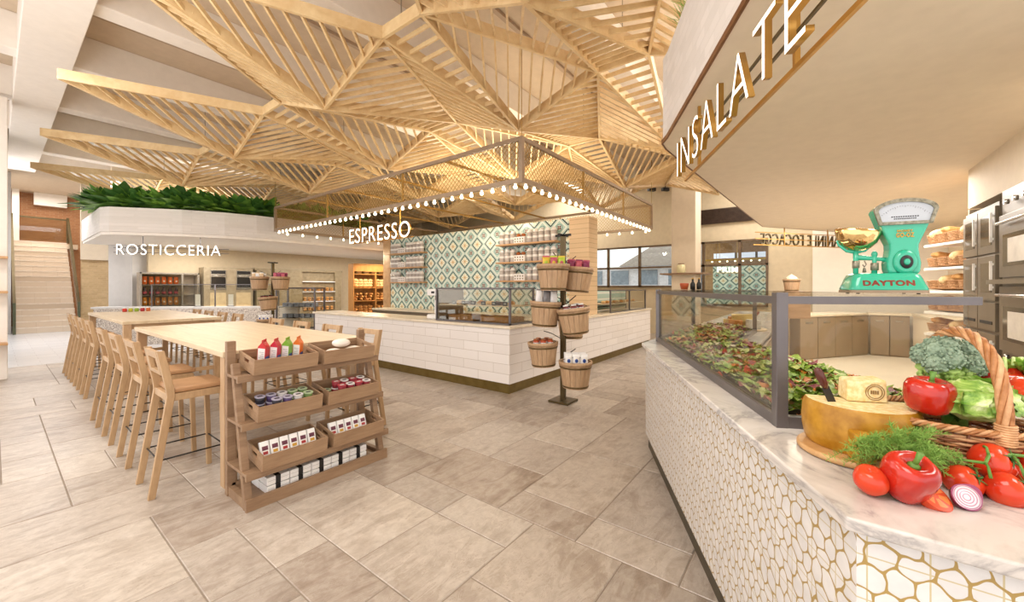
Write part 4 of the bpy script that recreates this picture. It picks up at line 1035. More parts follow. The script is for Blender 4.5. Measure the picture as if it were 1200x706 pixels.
one(MB().prism(poly([O1, O2, O3, O4], [I1, I2, I3, I4]), .986, 1.02), 'worktop', [MARBLE], 'white veined marble worktop on the hexagon tiled salad counter', 'worktop', bevel=.006, seg=3)
# inner doors of the counter (staff side), facing away from the customers
# glass case
Bp, Ap, Dp, D2, Ep, Cp = Vector((1.88, .10)), Vector((4.11, 1.245)), Vector((5.6, 1.245)), Vector((5.6, .55)), Vector((4.175, .55)), Vector((2.184, -.485))
Z0, Z1 = 1.02, 1.535
gc = thing('display_case', 'grey framed glass salad case standing on the marble counter', 'display case', (1.88, .1, 1.02))
O_ = Vector((1.88, .1, 1.02))
def L3(p, z): return Vector((p.x, p.y, z))-O_
dk = MB().prism([(p.x-O_.x, p.y-O_.y) for p in (Bp, Ap, Dp, D2, Ep, Cp)], 0, .012); dk.build('deck', [plain('dark case deck', '4b4746', .4, .3)], gc)
bs = MB(); tp_ = MB()
for a, b in ((Bp, Ap), (Ap, Dp), (Dp, D2), (D2, Ep), (Ep, Cp), (Cp, Bp)):
    bs.bar(L3(a, Z0+.022), L3(b, Z0+.022), .035, .044)
for a, b in ((Bp, Ap), (Ap, Dp), (Dp, D2), (Cp, Bp)): tp_.bar(L3(a, Z1-.015), L3(b, Z1-.015), .036, .030)
bs.build('base_rail', [GREYF], gc); tp_.build('top_rail', [GREYF], gc)
for p in (Bp, Ap, Dp, D2):
    w = .021
    M = Matrix.Translation(L3(p, Z0)) @ Matrix.Rotation(math.atan2(.461, .887) if p is Bp else 0, 4, 'Z')
    MB().box(-w, w, -w, w, 0, .53, M=M).build('post', [GREYF], gc, .002)
pn = [('glass_pane', Bp, Ap), ('glass_pane', Ap, Dp), ('glass_pane', Cp, Bp)]
for nm, a, b in pn:
    d = (b-a).normalized()*.03; MB().bar(L3(a+d, Z0+.265), L3(b-d, Z0+.265), .006, .44).build(nm, [CASEG], gc)
MB().prism([(p.x-O_.x, p.y-O_.y) for p in (Bp, Ap, Dp, D2, Ep, Cp)], .515, .523).build('glass_top', [CASEG], gc)
lm = MB()
for a, b in ((Bp, Ap),):
    q1 = a+Vector((.461, -.887))*.06+Vector((.887, .461))*.1; q2 = b+Vector((.461, -.887))*.06-Vector((.887, .461))*.1; lm.bar(L3(q1, 1.512), L3(q2, 1.512), .03, .012)
lm.build('fill_strip', [glow('added strip glow', 'fff6e6', 6)], gc)  # glowing strip added to brighten the salads
# trays of salad
SG = [plain('salad green', '7fa53e', .45, 0, .1, 30), plain('salad light green', 'a3c552', .45, 0, .1, 30), plain('lettuce pale', 'd0dd8e', .5, 0, .08, 30), plain('radicchio', '9a4a5c', .5, 0, .1, 30), plain('tomato pieces', 'c9402a', .35, 0, .06), plain('orange carrot', 'dd8136', .4, 0, .05), plain('white cheese bits', 'ece3cf', .5, 0, .03), plain('cooked beige', 'c59a6b', .6, 0, .08, 30), plain('dark olive', '3a2f34', .3)]
def salad(n, lx, ly, r, mixw):
    m = MB(); pal = [i for i, w in enumerate(mixw) for _ in range(w)]
    # bed
    for k in range(n):
        x = r.uniform(-lx, lx); y = r.uniform(-ly, ly); u = max(abs(x)/lx, abs(y)/ly); z = .012+.062*(1-u**3)*r.uniform(.3, 1.0); mi = r.choice(pal)
        if mi in (4, 5, 6, 7, 8) and r.random() < .6:
            if mi == 5: a = r.uniform(0, PI); l = r.uniform(.02, .04); m.tube([(x-l*math.cos(a), y-l*math.sin(a), z), (x, y, z+.012), (x+l*math.cos(a), y+l*math.sin(a), z)], .006, 5, mi)
            else: m.ball((x, y, z), r.uniform(.008, .017), 6, mi, sx=r.uniform(.8, 1.4), sz=.7)
        else:   # crinkled leaf
            a = r.uniform(0, 2*PI); s = r.uniform(.02, .048); c, sn = math.cos(a), math.sin(a); tl = r.uniform(-.7, .7); pts = [(0, 0, 0)]
            nn = 8
            for q in range(nn):
                b = 2*PI*q/nn; rr_ = s*(.8+.35*r.random()); px, py = rr_*math.cos(b)*1.35, rr_*math.sin(b)*.8
                pts.append((px, py, .014*math.sin(b*3+k)+px*tl*.5))
            pts = [(x+p[0]*c-p[1]*sn, y+p[0]*sn+p[1]*c, z+p[2]+.006) for p in pts]
            m.add(pts, [(0, 1+q, 1+(q+1) % nn) for q in range(nn)], mi, True)
    return m
dirA = math.atan2(.461, .887); nV = Vector((.461, -.887)); dV = Vector((.887, .461)); r9 = random.Random(21)
mixes = [(6, 8, 6, 3, 2, 3, 3, 1, 0), (7, 7, 4, 1, 4, 4, 1, 2, 0), (3, 5, 4, 4, 2, 2, 4, 5, 0), (2, 2, 2, 4, 1, 1, 3, 3, 4), (5, 3, 2, 2, 3, 4, 1, 4, 1)]
names = ['mixed green leaf salad with carrot sticks in the tray nearest the corner post', 'green salad with tomato and carrot in the second tray from the corner post', 'salad of leaves, cheese and ham in the third tray from the corner post', 'dark bean and onion salad in the fourth tray from the corner post', 'vegetable mix with carrot in the farthest tray of the front run']
TRY = plain('black salad tray', '35312f', .35, .2)
for k in range(5):
    c = Bp+dV*(.30+k*.47)+nV*.385
    t = one(MB().box(-.225, .225, -.335, .335, 0, .01).box(-.225, .225, -.335, -.325, .01, .035).box(-.225, .225, .325, .335, .01, .035).box(-.225, -.215, -.325, .325, .01, .035).box(.215, .225, -.325, .325, .01, .035), 'salad_tray', [TRY], f'black rectangular salad tray, {["nearest the corner post of the case", "second from the corner post", "third from the corner post", "fourth from the corner post", "fifth from the corner post"][k]}', 'tray', (c.x, c.y, 1.034), dirA, 'black trays in the salad case')
    o = salad(900 if k < 2 else 600, .2, .31, r9, mixes[k]).build('salad', SG); o.location = (c.x, c.y, 1.046); o.rotation_euler = (0, 0, dirA)
    tag(o, names[k], 'salad', 'salads in the glass case', 'stuff')
for k in range(3):
    c = Vector((4.55+k*.42, .9))
    one(MB().box(-.2, .2, -.31, .31, 0, .01).box(-.2, .2, -.31, -.3, .01, .035).box(-.2, .2, .3, .31, .01, .035).box(-.2, -.19, -.3, .3, .01, .035).box(.19, .2, -.3, .3, .01, .035), 'salad_tray', [TRY], f'black salad tray in the far wing of the case, {ordn(k)} from the bend', 'tray', (c.x, c.y, 1.034), 0, 'black trays in the salad case')
    o = salad(420, .18, .28, r9, mixes[(k+1) % 5]).build('salad', SG); o.location = (c.x, c.y, 1.046)
    tag(o, f'mixed salad in the far wing of the case, {ordn(k)} tray from the bend', 'salad', 'salads in the glass case', 'stuff')
# cheeses on the far worktop
CHY = plain('yellow cheese', 'e8cf86', .5, 0, .04); CHW = plain('blue veined cheese', 'e8e8e0', .5, 0, .1, 40); CHO = plain('orange cheese', 'dd9140', .5, 0, .05)
bd = one(MB().lathe([(0, 0), (.27, 0), (.275, .01), (.27, .02), (0, .02)], 30, flatcaps=True), 'serving_board', [W_TAB], 'round pale board of cheeses on the worktop behind the salad case', 'board', (5.95, .78, 1.021))
bd.location = (5.92, .72, 1.021)
chs = [(-.17, .05, CHO, .05), (-.09, -.1, CHW, .055), (.0, -.13, CHW, .05), (.02, .03, CHY, .08), (.13, -.06, CHY, .055), (.1, .12, CHO, .06), (-.06, .13, CHY, .05), (.17, .05, CHW, .045)]
for k, (x, y, mt, s) in enumerate(chs):
    s *= 1.75
    one(MB().add([(-s, -s*.7, 0), (s, -s*.7, 0), (0, s, 0), (-s, -s*.7, s*1.2), (s, -s*.7, s*1.2), (0, s, s*1.3)], [(2, 1, 0), (3, 4, 5), (0, 1, 4, 3), (1, 2, 5, 4), (2, 0, 3, 5)]), 'cheese_wedge', [mt], f'{["orange rind", "blue veined", "pale veined", "large yellow", "small yellow", "bright orange", "pale yellow", "crumbly white"][k]} cheese wedge on the round board behind the salad case', 'cheese', (5.92+x, .72+y, 1.0415), k*1.1, 'cheese wedges on the round board', bevel=.005)
kn = thing('cheese_knife', 'small red-handled knife stuck in the cheeses on the far board', 'knife', (6.02, .62, 1.135), 0, rot=(0, R(38), TH)); MB().box(-.002, .002, -.012, .012, -.05, .05).build('blade', [STEEL], kn); MB().tube([(0, 0, .05), (0, 0, .14)], .013, 8).build('handle', [plain('red brown handle', '7a2f22', .3)], kn)
# staff side cabinets
run = [((10.45, .2), (12.3, -1.05), 4), ((12.3, -1.08), (12.3, -1.74), 2)]
cabn = 0
for (a, b, n) in run:
    a, b = Vector(a), Vector(b); d = (b-a)/n
    ang = math.atan2(d.y, d.x)
    for k in range(n):
        cabn += 1; p = a+d*k; L = d.length
        t = thing('base_cabinet', f'taupe base cabinet behind the counter, {ordn(cabn-1)} from the left', 'cabinet', (p.x, p.y, 0), ang, 'taupe base cabinets behind the salad counter')
        MB().box(.003, L-.003, .02, .6, 0, .93).build('carcass', [TAUPEC], t)
        dr = MB().box(.008, L-.008, 0, .02, .03, .92).build('door', [TAUPEC], t, .002); MB().box(L*.3, L*.7, -.004, 0, .78, .82).build('handle', [STEEL], dr)
    hh = MB().box(-.02, (b-a).length+(.6 if n == 2 else .02), -.02, .62, .93, .97); o = one(hh, 'worktop', [TRAV], f'cream worktop on the {["angled", "far"][0 if n == 4 else 1]} taupe cabinets', 'worktop', (a.x, a.y, 0), ang)
# staff side doors under the second leg of the salad counter
for k in range(9):
    x0 = 4.6+k*.64; t = thing('counter_door', f'taupe cabinet door on the staff side of the far counter run, {ordn(k)} from the bend', 'door panel', (x0, .392, 0), 0, 'staff side doors of the salad counter')
    MB().box(0, .63, -.02, 0, .14, .975).build('panel', [TAUPEC], t, .002); MB().box(.25, .4, -.024, -.02, .84, .88).build('handle', [STEEL], t)
# cream counter along the right wall and the bread shelves
lc = thing('base_cabinet', 'long cream base cabinet along the right wall behind the counter', 'cabinet', (7.5, -1.78, 0))
MB().box(0, 4.78, -.6, 0, 0, .95).build('body', [CREAM], lc); MB().box(-.02, 4.8, -.62, .02, .95, 1.0).build('worktop', [TRAV], lc)
struct(MB().box(13.3, 13.6, -2.5, -.02, 0, 5.45).build('wall_return', [plain('pale wall', 'efe6d8', .6, 0, .01)]))
bs_a = Vector((6.72, -1.42)); bang = math.atan2(.315, .948); SL = .72
bsu = thing('bread_shelving', 'white shelving filled with bread baskets beside the oven wall', 'shelving', (bs_a.x, bs_a.y, 0), bang)
WS = plain('white shelf', 'f2ede6', .4, 0, .01)
MB().box(0, SL, -.42, -.40, 0, 2.45).box(-.02, 0, -.42, 0, 0, 2.45).build('back_panel', [CREAM], bsu)
MB().box(0, SL, -.4, 0, 0, .95).build('base', [CREAM], bsu)
shz = (.98, 1.26, 1.53, 1.82, 2.12)
for z in shz: MB().box(0, SL, -.4, .02, z-.03, z).build('shelf', [WS], bsu)
bM = Matrix.Translation((bs_a.x, bs_a.y, 0)) @ Matrix.Rotation(bang, 4, 'Z')
bas0 = None
def mkbasket():
    t = thing('bread_basket', 'x', 'basket', (0, 0, 0), 0, 'wicker bread baskets on the white shelving'); m = MB()
    for q in range(7):
        z = .008+q*.015; w, d = .085+q*.0025, .14+q*.004
        m.tube([(x, y, z+.003*((i+q) % 2)) for i, (x, y) in enumerate([(-w, -d), (-w/2, -d), (0, -d), (w/2, -d), (w, -d), (w, 0), (w, d), (0, d), (-w, d), (-w, 0)])], .0075, 5, 0, True)
    m.build('weave', [WICK], t); MB().box(-.08, .08, -.135, .135, 0, .01).build('basket_base', [WICK], t); return t
levn = ['lowest', 'second lowest', 'middle', 'second highest', 'highest']
for li, z in enumerate(shz):
    for k in range(4):
        lb = f'wicker bread basket on the {levn[li]} white shelf, {ordn(3-k)} from the left'
        M = bM @ Matrix.Translation((.10+k*.178, -.17, z+.002))
        if bas0 is None: bas0 = mkbasket(); bas0['label'] = lb; t = bas0
        else: t = dup(bas0, lb)
        placeM(t, M @ Matrix.Rotation(R(8), 4, 'X'))
        kd = (li+k) % 3; nn = 5 if kd != 1 else 2
        for q in range(nn):
            o = mkloaf(kd, f'{["slim baguette", "round loaf", "brown roll"][kd]} heaped in a basket on the {levn[li]} white shelf', 'loaves in the white shelving')
            if kd == 0: MM = M @ Matrix.Translation((-.05+q*.025, 0, .07+.012*(q % 2))) @ Matrix.Rotation(PI/2+.1*(q-2), 4, 'Z') @ Matrix.Rotation(-.35, 4, 'Y')
            elif kd == 1: MM = M @ Matrix.Translation((0, -.05+q*.12, .06))
            else: MM = M @ Matrix.Translation((-.04+(q % 2)*.08, -.08+(q//2)*.08, .05+.03*(q % 2)))
            placeM(o, MM); 
for k in range(4):
    p = bM @ Vector((.06+k*.06, .12, 0))
for k in range(3):
    t = thing('drink_bottle', f'clear blue-capped bottle on the cream cabinet by the bread shelving, {ordn(k)} from the ovens', 'bottle', tuple(bM @ Vector((.12+k*.11, .03, 1.0)))); t.location = (7.0+k*.1+.53, -1.9, 1.001)
    MB().lathe([(0, 0), (.035, 0), (.035, .16), (.014, .22), (.014, .25), (0, .25)], 10, flatcaps=True).build('bottle_body', [plain('grey blue bottle', '8e93a3', .2)], t); MB().cyl((0, 0), .016, .25, .27, 8).build('cap', [DBLUE], t)
# oven wall
CH = 2.38; ys = -1.4
STEELH = plain('bright satin handle', 'efe9e0', .3, .2)
def handle_v(par, x, z0, z1): MB().box(x-.012, x+.012, .035, .05, z0, z1).box(x-.008, x+.008, 0, .036, z0+.02, z0+.04).box(x-.008, x+.008, 0, .036, z1-.04, z1-.02).build('handle', [STEELH], par)
for k, x1 in enumerate((6.7, 6.2)):
    t = thing('oven_tower', f'tall bronze grey cooking cabinet, {["next to the bread shelving", "between the first tower and the ovens"][k]}', 'oven', (x1-.5, ys, 0), 0, 'bronze grey oven wall')
    MB().box(0, .5, -.6, 0, .1, CH).box(0.01, .49, -.58, -.04, 0, .1).build('carcass', [OVENM], t)
    for (z0, z1) in ((.12, .62), (.65, 1.12), (1.15, 1.42), (1.44, 1.88), (1.90, 2.34)):
        d = MB().box(.01, .49, 0, .025, z0, z1).build('door', [OVENM], t, .003)
        if z1-z0 > .4:
            MB().box(.10, .40, .025, .028, z0+.08, z1-.07).build('window', [OVENG], d); handle_v(d, .05, z0+.1, z1-.06)
    MB().box(.08, .42, .0255, .03, 1.21, 1.24).build('vent_slot', [BLACK], t)
t = thing('double_oven', 'double built-in oven with dark glass doors at the right edge', 'oven', (4.35, ys, 0), 0)
MB().box(0, 1.28, -.6, 0, .1, 2.45).box(0.02, 1.26, -.55, -.04, 0, .1).build('carcass', [OVENM], t)
for (z0, z1) in ((.30, .92), (1.0, 1.58), (1.66, 2.22)):
    f = MB().box(.04, 1.24, 0, .03, z0, z1).build('oven_front', [OVENM], t, .004); MB().box(.14, 1.14, .03, .034, z0+.1, z1-.18).build('window', [OVENG], f)
    MB().box(.26, 1.02, .034, .036, z0+.13, z1-.22).build('pale_pane', [plain('pale oven interior', 'd8cfc2', .4)], f)  # plain pale pane over the dark oven glass
    MB().tube([(.14, .07, z1-.08), (1.14, .07, z1-.08)], .014, 8).build('handle', [STEEL], f)
    for q in range(5): MB().cyl((0, 0), .022, 0, .03, 10, M=Matrix.Translation((.25+q*.19, .03, z1+.04 if z1 < 2.0 else z1+.1)) @ Matrix.Rotation(-PI/2, 4, 'X')).build('knob', [STEEL], f)
MB().box(0, 1.28, 0, .1, 1.60, 1.64).build('ledge', [OVENM], t)
struct(MB().box(3.0, 6.72, -2.1, -1.42, 2.46, 3.0).build('wall_oven_top', [CREAM]))
t = thing('base_cabinet', 'bronze grey cabinet run continuing out of frame beside the double oven', 'cabinet', (3.0, ys, 0)); MB().box(0, 1.34, -.6, 0, .0, 2.45).build('carcass', [OVENM], t); MB().box(.02, 1.3, 0, .02, .12, 2.4).build('door', [OVENM], t)
# ================================================================ bulkhead with INSALATE sign
ZS, ZT = 2.90, 3.68
S2 = Vector((3.77, 1.09)); dn = Vector((.887, .461))
S1 = S2-dn*7.5
bpoly = [S1, S2-dn*.12, S2+Vector((.0, .02)), S2+Vector((.14, .0)), Vector((10.2, .85)), Vector((12.5, -.65)), Vector((13.6, -1.6)), Vector((13.6, -2.5)), Vector((-.5, -5.0))]
bpoly[1] = S2-dn*.15; bpoly[2] = S2+Vector((-.02, .005)); bpoly[3] = S2+Vector((.15, .02))
struct(MB().prism(bpoly, ZS+.03, ZT).build('wall_insalate', [WBRICK]))
sp = MB().prism(bpoly, ZS, ZS+.03); struct(sp.build('ceiling_soffit', [CREAM]))
tr_ = MB()
for a, b in zip(bpoly[:5], bpoly[1:6]):
    d = (b-a).normalized(); n = Vector((-d.y, d.x)); tr_.bar((a.x+n.x*.006, a.y+n.y*.006, ZS+.015), (b.x+n.x*.006, b.y+n.y*.006, ZS+.015), .016, .036)
struct(tr_.build('trim_3', [plain('copper brown trim', '7c512c', .4, .3)]))
# grasses on top of the bulkhead
gp = []
rg_ = random.Random(9)
for v in range(2):
    t = thing('ornamental_grass', 'x', 'plant', (0, 0, 0), 0, 'grasses on the insalate bulkhead'); m = MB()
    for k in range(170):
        a = rg_.uniform(0, 2*PI); l = rg_.uniform(.25, .5); sp_ = rg_.uniform(.05, .5)
        pts = [(sp_*l*f*f*math.cos(a)*1.3+.03*math.cos(a*3), sp_*l*f*f*math.sin(a)*1.3+.03*math.sin(a*5), l*f*(1-.25*sp_*f)) for f in (0, .4, .75, 1)]
        m.tube(pts, [.004, .0035, .0025, .0008], 3, rg_.randrange(2), sm=False)
    m.build('blades', [GREEN1, LGREEN], t); MB().lathe([(0, 0), (.05, 0), (.03, .05), (0, .06)], 8).build('root_crown', [GREEN2], t); gp.append(t)
for k in range(9):
    p = S2-dn*(.15+k*.27)+Vector((.1, -.18)); lb = f'spiky green grass tuft on top of the insalate bulkhead, {ordn(k)} from its far corner'
    if k < 2: o = gp[k]; o['label'] = lb; o.location = (p.x, p.y, ZT)
    else: o = dup(gp[k % 2], lb, (p.x, p.y, ZT))
    o.rotation_euler = (0, 0, k*1.3)
# letters
GOLDS = plain('gold letter side', 'b98c45', .35, .7, .03)
sO = Vector((3.36, .84)); off = Vector((.461, -.887))*.0
sg2 = thing('letter_sign', 'large white INSALATE sign with gold sides hanging under the cream soffit', 'sign', (sO.x, sO.y, 2.46), math.atan2(-.461, -.887))
SLn = 1.84
text('lettering', 'INSALATE', SLn, .275, .03, [LIT, GOLDS], sg2, bold=-.018)
MB().box(-.1, SLn+.4, .05, .065, -.012, .008).build('rail', [GOLDS], sg2)
MB().box(-.1, SLn+.4, .05, .062, .13, .142).build('rail', [BRONZE], sg2); MB().box(.0, SLn+.4, .05, .062, .22, .232).build('rail', [BRONZE], sg2)
for x in (.28, 1.6): MB().box(x-.01, x+.01, .05, .07, 0, ZS-2.46).build('rod', [GOLDS], sg2)
# PANINI E FOCACCE, seen from behind
pO = Vector((10.25, .75)); pE = Vector((12.4, -.6)); pd = pO-pE; pa_ = math.atan2(pd.y, pd.x)
# letters are read from the far side, so from here they run backwards
ps = thing('letter_sign', 'brass PANINI E FOCACCE sign seen from behind under the soffit edge', 'sign', (0, 0, 0), 0)
c1, c2_ = cam(.842*9.3, 9.3, 2.52), cam(.632*8.7, 8.7, 2.52)
v = c2_-c1; ps.location = c1; ps.rotation_euler = (0, 0, math.atan2(v.y, v.x))
text('lettering', 'PANINI E FOCACCE', v.length, .25, .03, [GOLDS, BRONZE], ps, bold=.0)
MB().box(-.1, v.length+.2, -.02, .0, -.02, .0).box(-.1, v.length+.2, .03, .045, .11, .125).box(-.1, v.length+.2, .03, .045, .25, .265).build('rail', [GOLDS], ps)
for x in (.55, v.length*.75): MB().box(x-.01, x+.01, .03, .045, 0, .38).build('rod', [GOLDS], ps)
# bucket standing on the far counter with dried goods
p = cam(3.05*2, 8.6, 1.02)
# ================================================================ vintage scale
TEAL = MT('glossy teal enamel', '2fae8c', .14); TEAL.m.node_tree.nodes['Principled BSDF'].inputs['Coat Weight'].default_value = .6; TEAL = TEAL.m
ORN = plain('engraved nickel', '8f8a78', .35, .6, .15, 60); BRB = MT('polished brass bowl', 'e9c98c', .08, 1.0).m
sl = thing('vintage_scale', 'turquoise enamelled vintage DAYTON shop scale standing on the glass case', 'scale', (2.175, -.224, 1.544), TH-R(24)); sl.scale = (.76, .8, 1)
def extr(m, out, y0, y1, mi=0, sm=False):
    n = len(out); vs = [(x, y0, z) for x, z in out]+[(x, y1, z) for x, z in out]
    return m.add(vs, [tuple(range(n)), tuple(range(n, 2*n))[::-1]]+[(i, i+n, (i+1) % n+n, (i+1) % n) for i in range(n)], mi, sm)
m = MB()      # base: stacked rounded sections
def rrect(w, d, r, n=6):
    out = []
    for cx, cy, a0 in ((w-r, d-r, 0), (-w+r, d-r, PI/2), (-w+r, -d+r, PI), (w-r, -d+r, 3*PI/2)):
        for k in range(n+1): a = a0+PI/2*k/n; out.append((cx+r*math.cos(a), cy+r*math.sin(a)))
    return out
secs = [(.158, .10, .014), (.158, .10, .022), (.150, .092, .04), (.142, .084, .062), (.134, .078, .076), (.12, .066, .082)]
vs = []; fs = []; n = len(rrect(.1, .1, .03))
for w, d, z in secs: vs += [(x, y, z) for x, y in rrect(w, d, .035)]
for k in range(len(secs)-1): fs += [(k*n+i, k*n+(i+1) % n, (k+1)*n+(i+1) % n, (k+1)*n+i) for i in range(n)]
fs.append(tuple(range((len(secs)-1)*n, len(secs)*n))); fs.append(tuple(range(n))[::-1])
m.add(vs, fs, 0, True); m.build('base', [TEAL], sl)
mb = MB().prism(rrect(.16, .102, .035), .004, .015); mb.build('gold_plinth', [BRASSP], sl)
for x in (-.12, .12):
    for y in (-.07, .07): MB().cyl((x, y), .008, 0, .004, 8).build('foot', [BLKM], sl)
bx = .079; out = []
prof = [(.062, .078), (.066, .10), (.068, .122), (.062, .15), (.058, .175), (.059, .195), (.072, .22), (.092, .26), (.108, .295), (.122, .327)]
out = [(bx+x, z) for x, z in prof]
top = [(bx+.122*math.cos(a), .327+.042*math.sin(a)) for a in [PI*k/16 for k in range(1, 16)]]
out += top+[(bx-x, z) for x, z in prof[::-1]]
m = MB(); extr(m, out, -.042, .042); m.build('body', [TEAL], sl, .014, seg=4)
MB().lathe([(0, 0), (.05, 0), (.046, .012), (.034, .022), (.03, .02), (0, .018)], 28, M=Matrix.Translation((bx, -.04, .125)) @ Matrix.Rotation(PI/2, 4, 'X')).build('round_boss', [TEAL], sl)
MB().lathe([(0, 0), (.027, 0), (.024, .006), (0, .006)], 24, M=Matrix.Translation((bx, -.058, .125)) @ Matrix.Rotation(PI/2, 4, 'X')).build('dial_cap', [BLACK], sl)
MB().lathe([(0, .006), (.014, .007), (.010, .012), (0, .013)], 18, M=Matrix.Translation((bx, -.058, .125)) @ Matrix.Rotation(PI/2, 4, 'X')).build('dial_knob', [TEAL], sl)
for a in range(8): pass
def arcband(r0, r1, z0, sq=.36, w0=.128):
    return None
# window frame on the fan, slightly proud
outer = [(bx-.104, .272), (bx+.104, .272), (bx+.126, .33)]+[(bx+.126*math.cos(a), .33+.044*math.sin(a)) for a in [PI*k/16 for k in range(1, 16)]]+[(bx-.126, .33)]
inner = [(bx-.093, .284), (bx+.093, .284), (bx+.108, .326)]+[(bx+.108*math.cos(a), .326+.034*math.sin(a)) for a in [PI*k/16 for k in range(1, 16)]]+[(bx-.108, .326)]
N_ = len(outer); m = MB(); vs = [(x, y, z) for y in (-.052, -.040) for x, z in outer]+[(x, y, z) for y in (-.052, -.040) for x, z in inner]
fs = []
for i in range(N_):
    j = (i+1) % N_; fs += [(i, j, 2*N_+j, 2*N_+i), (i, N_+i, N_+j, j), (2*N_+i, 2*N_+j, 3*N_+j, 3*N_+i)]
m.add(vs, fs); m.build('dial_frame', [ORN], sl)
m = MB(); extr(m, inner, -.046, -.043); m.build('dial_face', [plain('pale dial', 'b9bfc6', .3, 0, .02)], sl)
m = MB()
for k in range(25):
    a = R(35+110*k/24); l = .008 if k % 4 == 0 else .004
    p = Vector((bx+.13*math.cos(a)*1.0, -.0465, .235+.112*math.sin(a))); q_ = Vector((bx+(.13-l)*math.cos(a), -.0465, .235+(.112-l)*math.sin(a))); m.bar(p, q_, .0012, .0006)
for zz, w in ((.301, .055), (.293, .045)):
    for k in range(12): x = bx-w+2*w*k/12; m.box(x, x+w/9, -.0468, -.046, zz, zz+.004)
m.build('dial_marks', [BLKM], sl)
text('badge_lettering', 'MONEY', .062, .009, .003, [GOLD], sl, (bx-.031, -.0425, .243), bold=.02)
text('badge_lettering', 'GO-OZ', .07, .018, .003, [GOLD], sl, (bx-.035, -.0425, .222), bold=.03)
REDB = plain('red brown lettering', '7d2e22', .35)
text('lettering', 'DAYTON', .205, .024, .004, [REDB, GOLD], sl, (-.107, -.092, .030), rot=(R(-17), 0, 0), bold=.05)
# platform side: column, beam, cradle, bowl
m = MB(); m.cyl((-.107, 0), .012, .08, .175, 12); m.tube([(-.107, 0, .15), (-.05, 0, .145), (.0, 0, .14), (.03, 0, .135)], [.012, .009, .008, .012], 8)
m.tube([(-.028, 0, .08), (-.028, 0, .12), (-.028, 0, .155)], [.014, .01, .012], 8); m.ball((-.028, 0, .16), .014, 10)
for sgn in (-1, 1): m.tube([(-.107, 0, .172), (-.107+sgn*.04, 0, .178), (-.107+sgn*.075, 0, .205), (-.107+sgn*.082, 0, .222)], [.009, .007, .006, .004], 8)
m.build('weighing_arm', [TEAL], sl)
m = MB(); m.cyl((-.107, -.002), .016, .105, .135, 12); m.cyl((-.028, -.002), .017, .095, .125, 12); m.tube([(-.07, 0, .135), (-.062, 0, .12), (-.07, 0, .11), (-.078, 0, .12)], .003, 6); m.lathe([(0, .108), (.006, .104), (.009, .088), (0, .086)], 10, c=(-.07, 0)); m.build('brass_weight', [ORN], sl)
bw = MB(); pr = [(.0, 0), (.03, .003), (.06, .016), (.085, .04), (.098, .07), (.1, .085), (.096, .086), (.082, .046), (.058, .02), (.03, .008), (0, .006)]
bw.lathe(pr, 32, M=Matrix.Translation((-.107, 0, .176)) @ Matrix.Rotation(R(6), 4, 'Y'), sx=1, sy=.8); bw.build('brass_bowl', [BRB], sl)
# ================================================================ cheese board
def at(s, t, z): return tuple(cam(s, t, z))
RIND = plain('golden cheese rind', 'b5821f', .35, 0, .1, 20); CHF = rough_bread('cheese flesh', 'e3c583', 'f3e3b4', 60)
WBRD = wood('beech board', 'b98a55', 'd9b07c', (3, 14, 14), .4)
one(MB().lathe([(0, 0), (.152, 0), (.160, .006), (.160, .016), (.154, .022), (0, .022)], 48, flatcaps=True), 'cheese_board', [WBRD], 'round wooden board under the big cheese on the marble corner', 'board', at(1.135, 1.30, 1.021), TH)
m = MB(); outl = [(.15*math.cos(a), .15*math.sin(a)) for a in [R(150+205*k/22) for k in range(23)]]
Hh = .145; nn = len(outl); vs = []
for f, z in ((.93, 0), (.985, .012), (1.03, .05), (1.04, .08), (1.02, .12), (.985, .138), (.96, Hh)): vs += [(x*f, y*f, z) for x, y in outl]
fs = []
for k in range(6): fs += [(k*nn+i, k*nn+i+1, (k+1)*nn+i+1, (k+1)*nn+i) for i in range(nn-1)]
m.add(vs, fs, 0, True); b0 = len(m.v)
m.add([vs[i] for i in range(6*nn, 7*nn)], [tuple(range(nn))], 1); m.add([vs[i] for i in range(nn)], [tuple(range(nn))[::-1]], 0)
m.add([vs[k*nn] for k in range(7)]+[vs[k*nn+nn-1] for k in range(7)], [(k, k+1, 8+k, 7+k) for k in range(6)], 1)
one(m, 'half_cheese', [RIND, CHF], 'large half wheel of cheese with golden rind on the round board', 'cheese', at(1.165, 1.325, 1.0435), TH-.1)
m = MB(); m.add([(-.06, -.035, 0), (.055, -.035, 0), (.06, .045, 0), (-.05, .045, 0), (-.058, -.033, .066), (.052, -.033, .075), (.055, .04, .076), (-.05, .04, .068)], [(3, 2, 1, 0), (4, 5, 6, 7), (0, 1, 5, 4), (1, 2, 6, 5), (2, 3, 7, 6), (3, 0, 4, 7)])
ck = thing('cheese_block', 'block of hard cheese with a round stamp on top of the half wheel', 'cheese', at(1.185, 1.335, 1.190), TH-.25)
m.build('cheese', [CHF], ck, .006); st = MB(); stm = plain('brown stamp', '8a6a3a', .6)
for r0 in (.026, .02): st.tube([(.018+r0*math.cos(a), -.0358, .034+r0*math.sin(a)) for a in [PI*k/8 for k in range(16)]], .0012, 4, 0, True)
for k in range(4): st.box(.006+k*.006, .010+k*.006, -.0365, -.035, .028, .040)
st.build('round_stamp', [stm], ck)
ck2 = one(MB().add([(-.03, -.03, 0), (.035, -.02, 0), (.0, .05, 0), (-.03, -.03, .085), (.035, -.02, .09), (.0, .05, .088)], [(2, 1, 0), (3, 4, 5), (0, 1, 4, 3), (1, 2, 5, 4), (2, 0, 3, 5)]), 'cheese_wedge', [RIND], 'small golden wedge of cheese in front of the half wheel beside the dill', 'cheese', at(1.05, 1.19, 1.044), TH, bevel=.005)
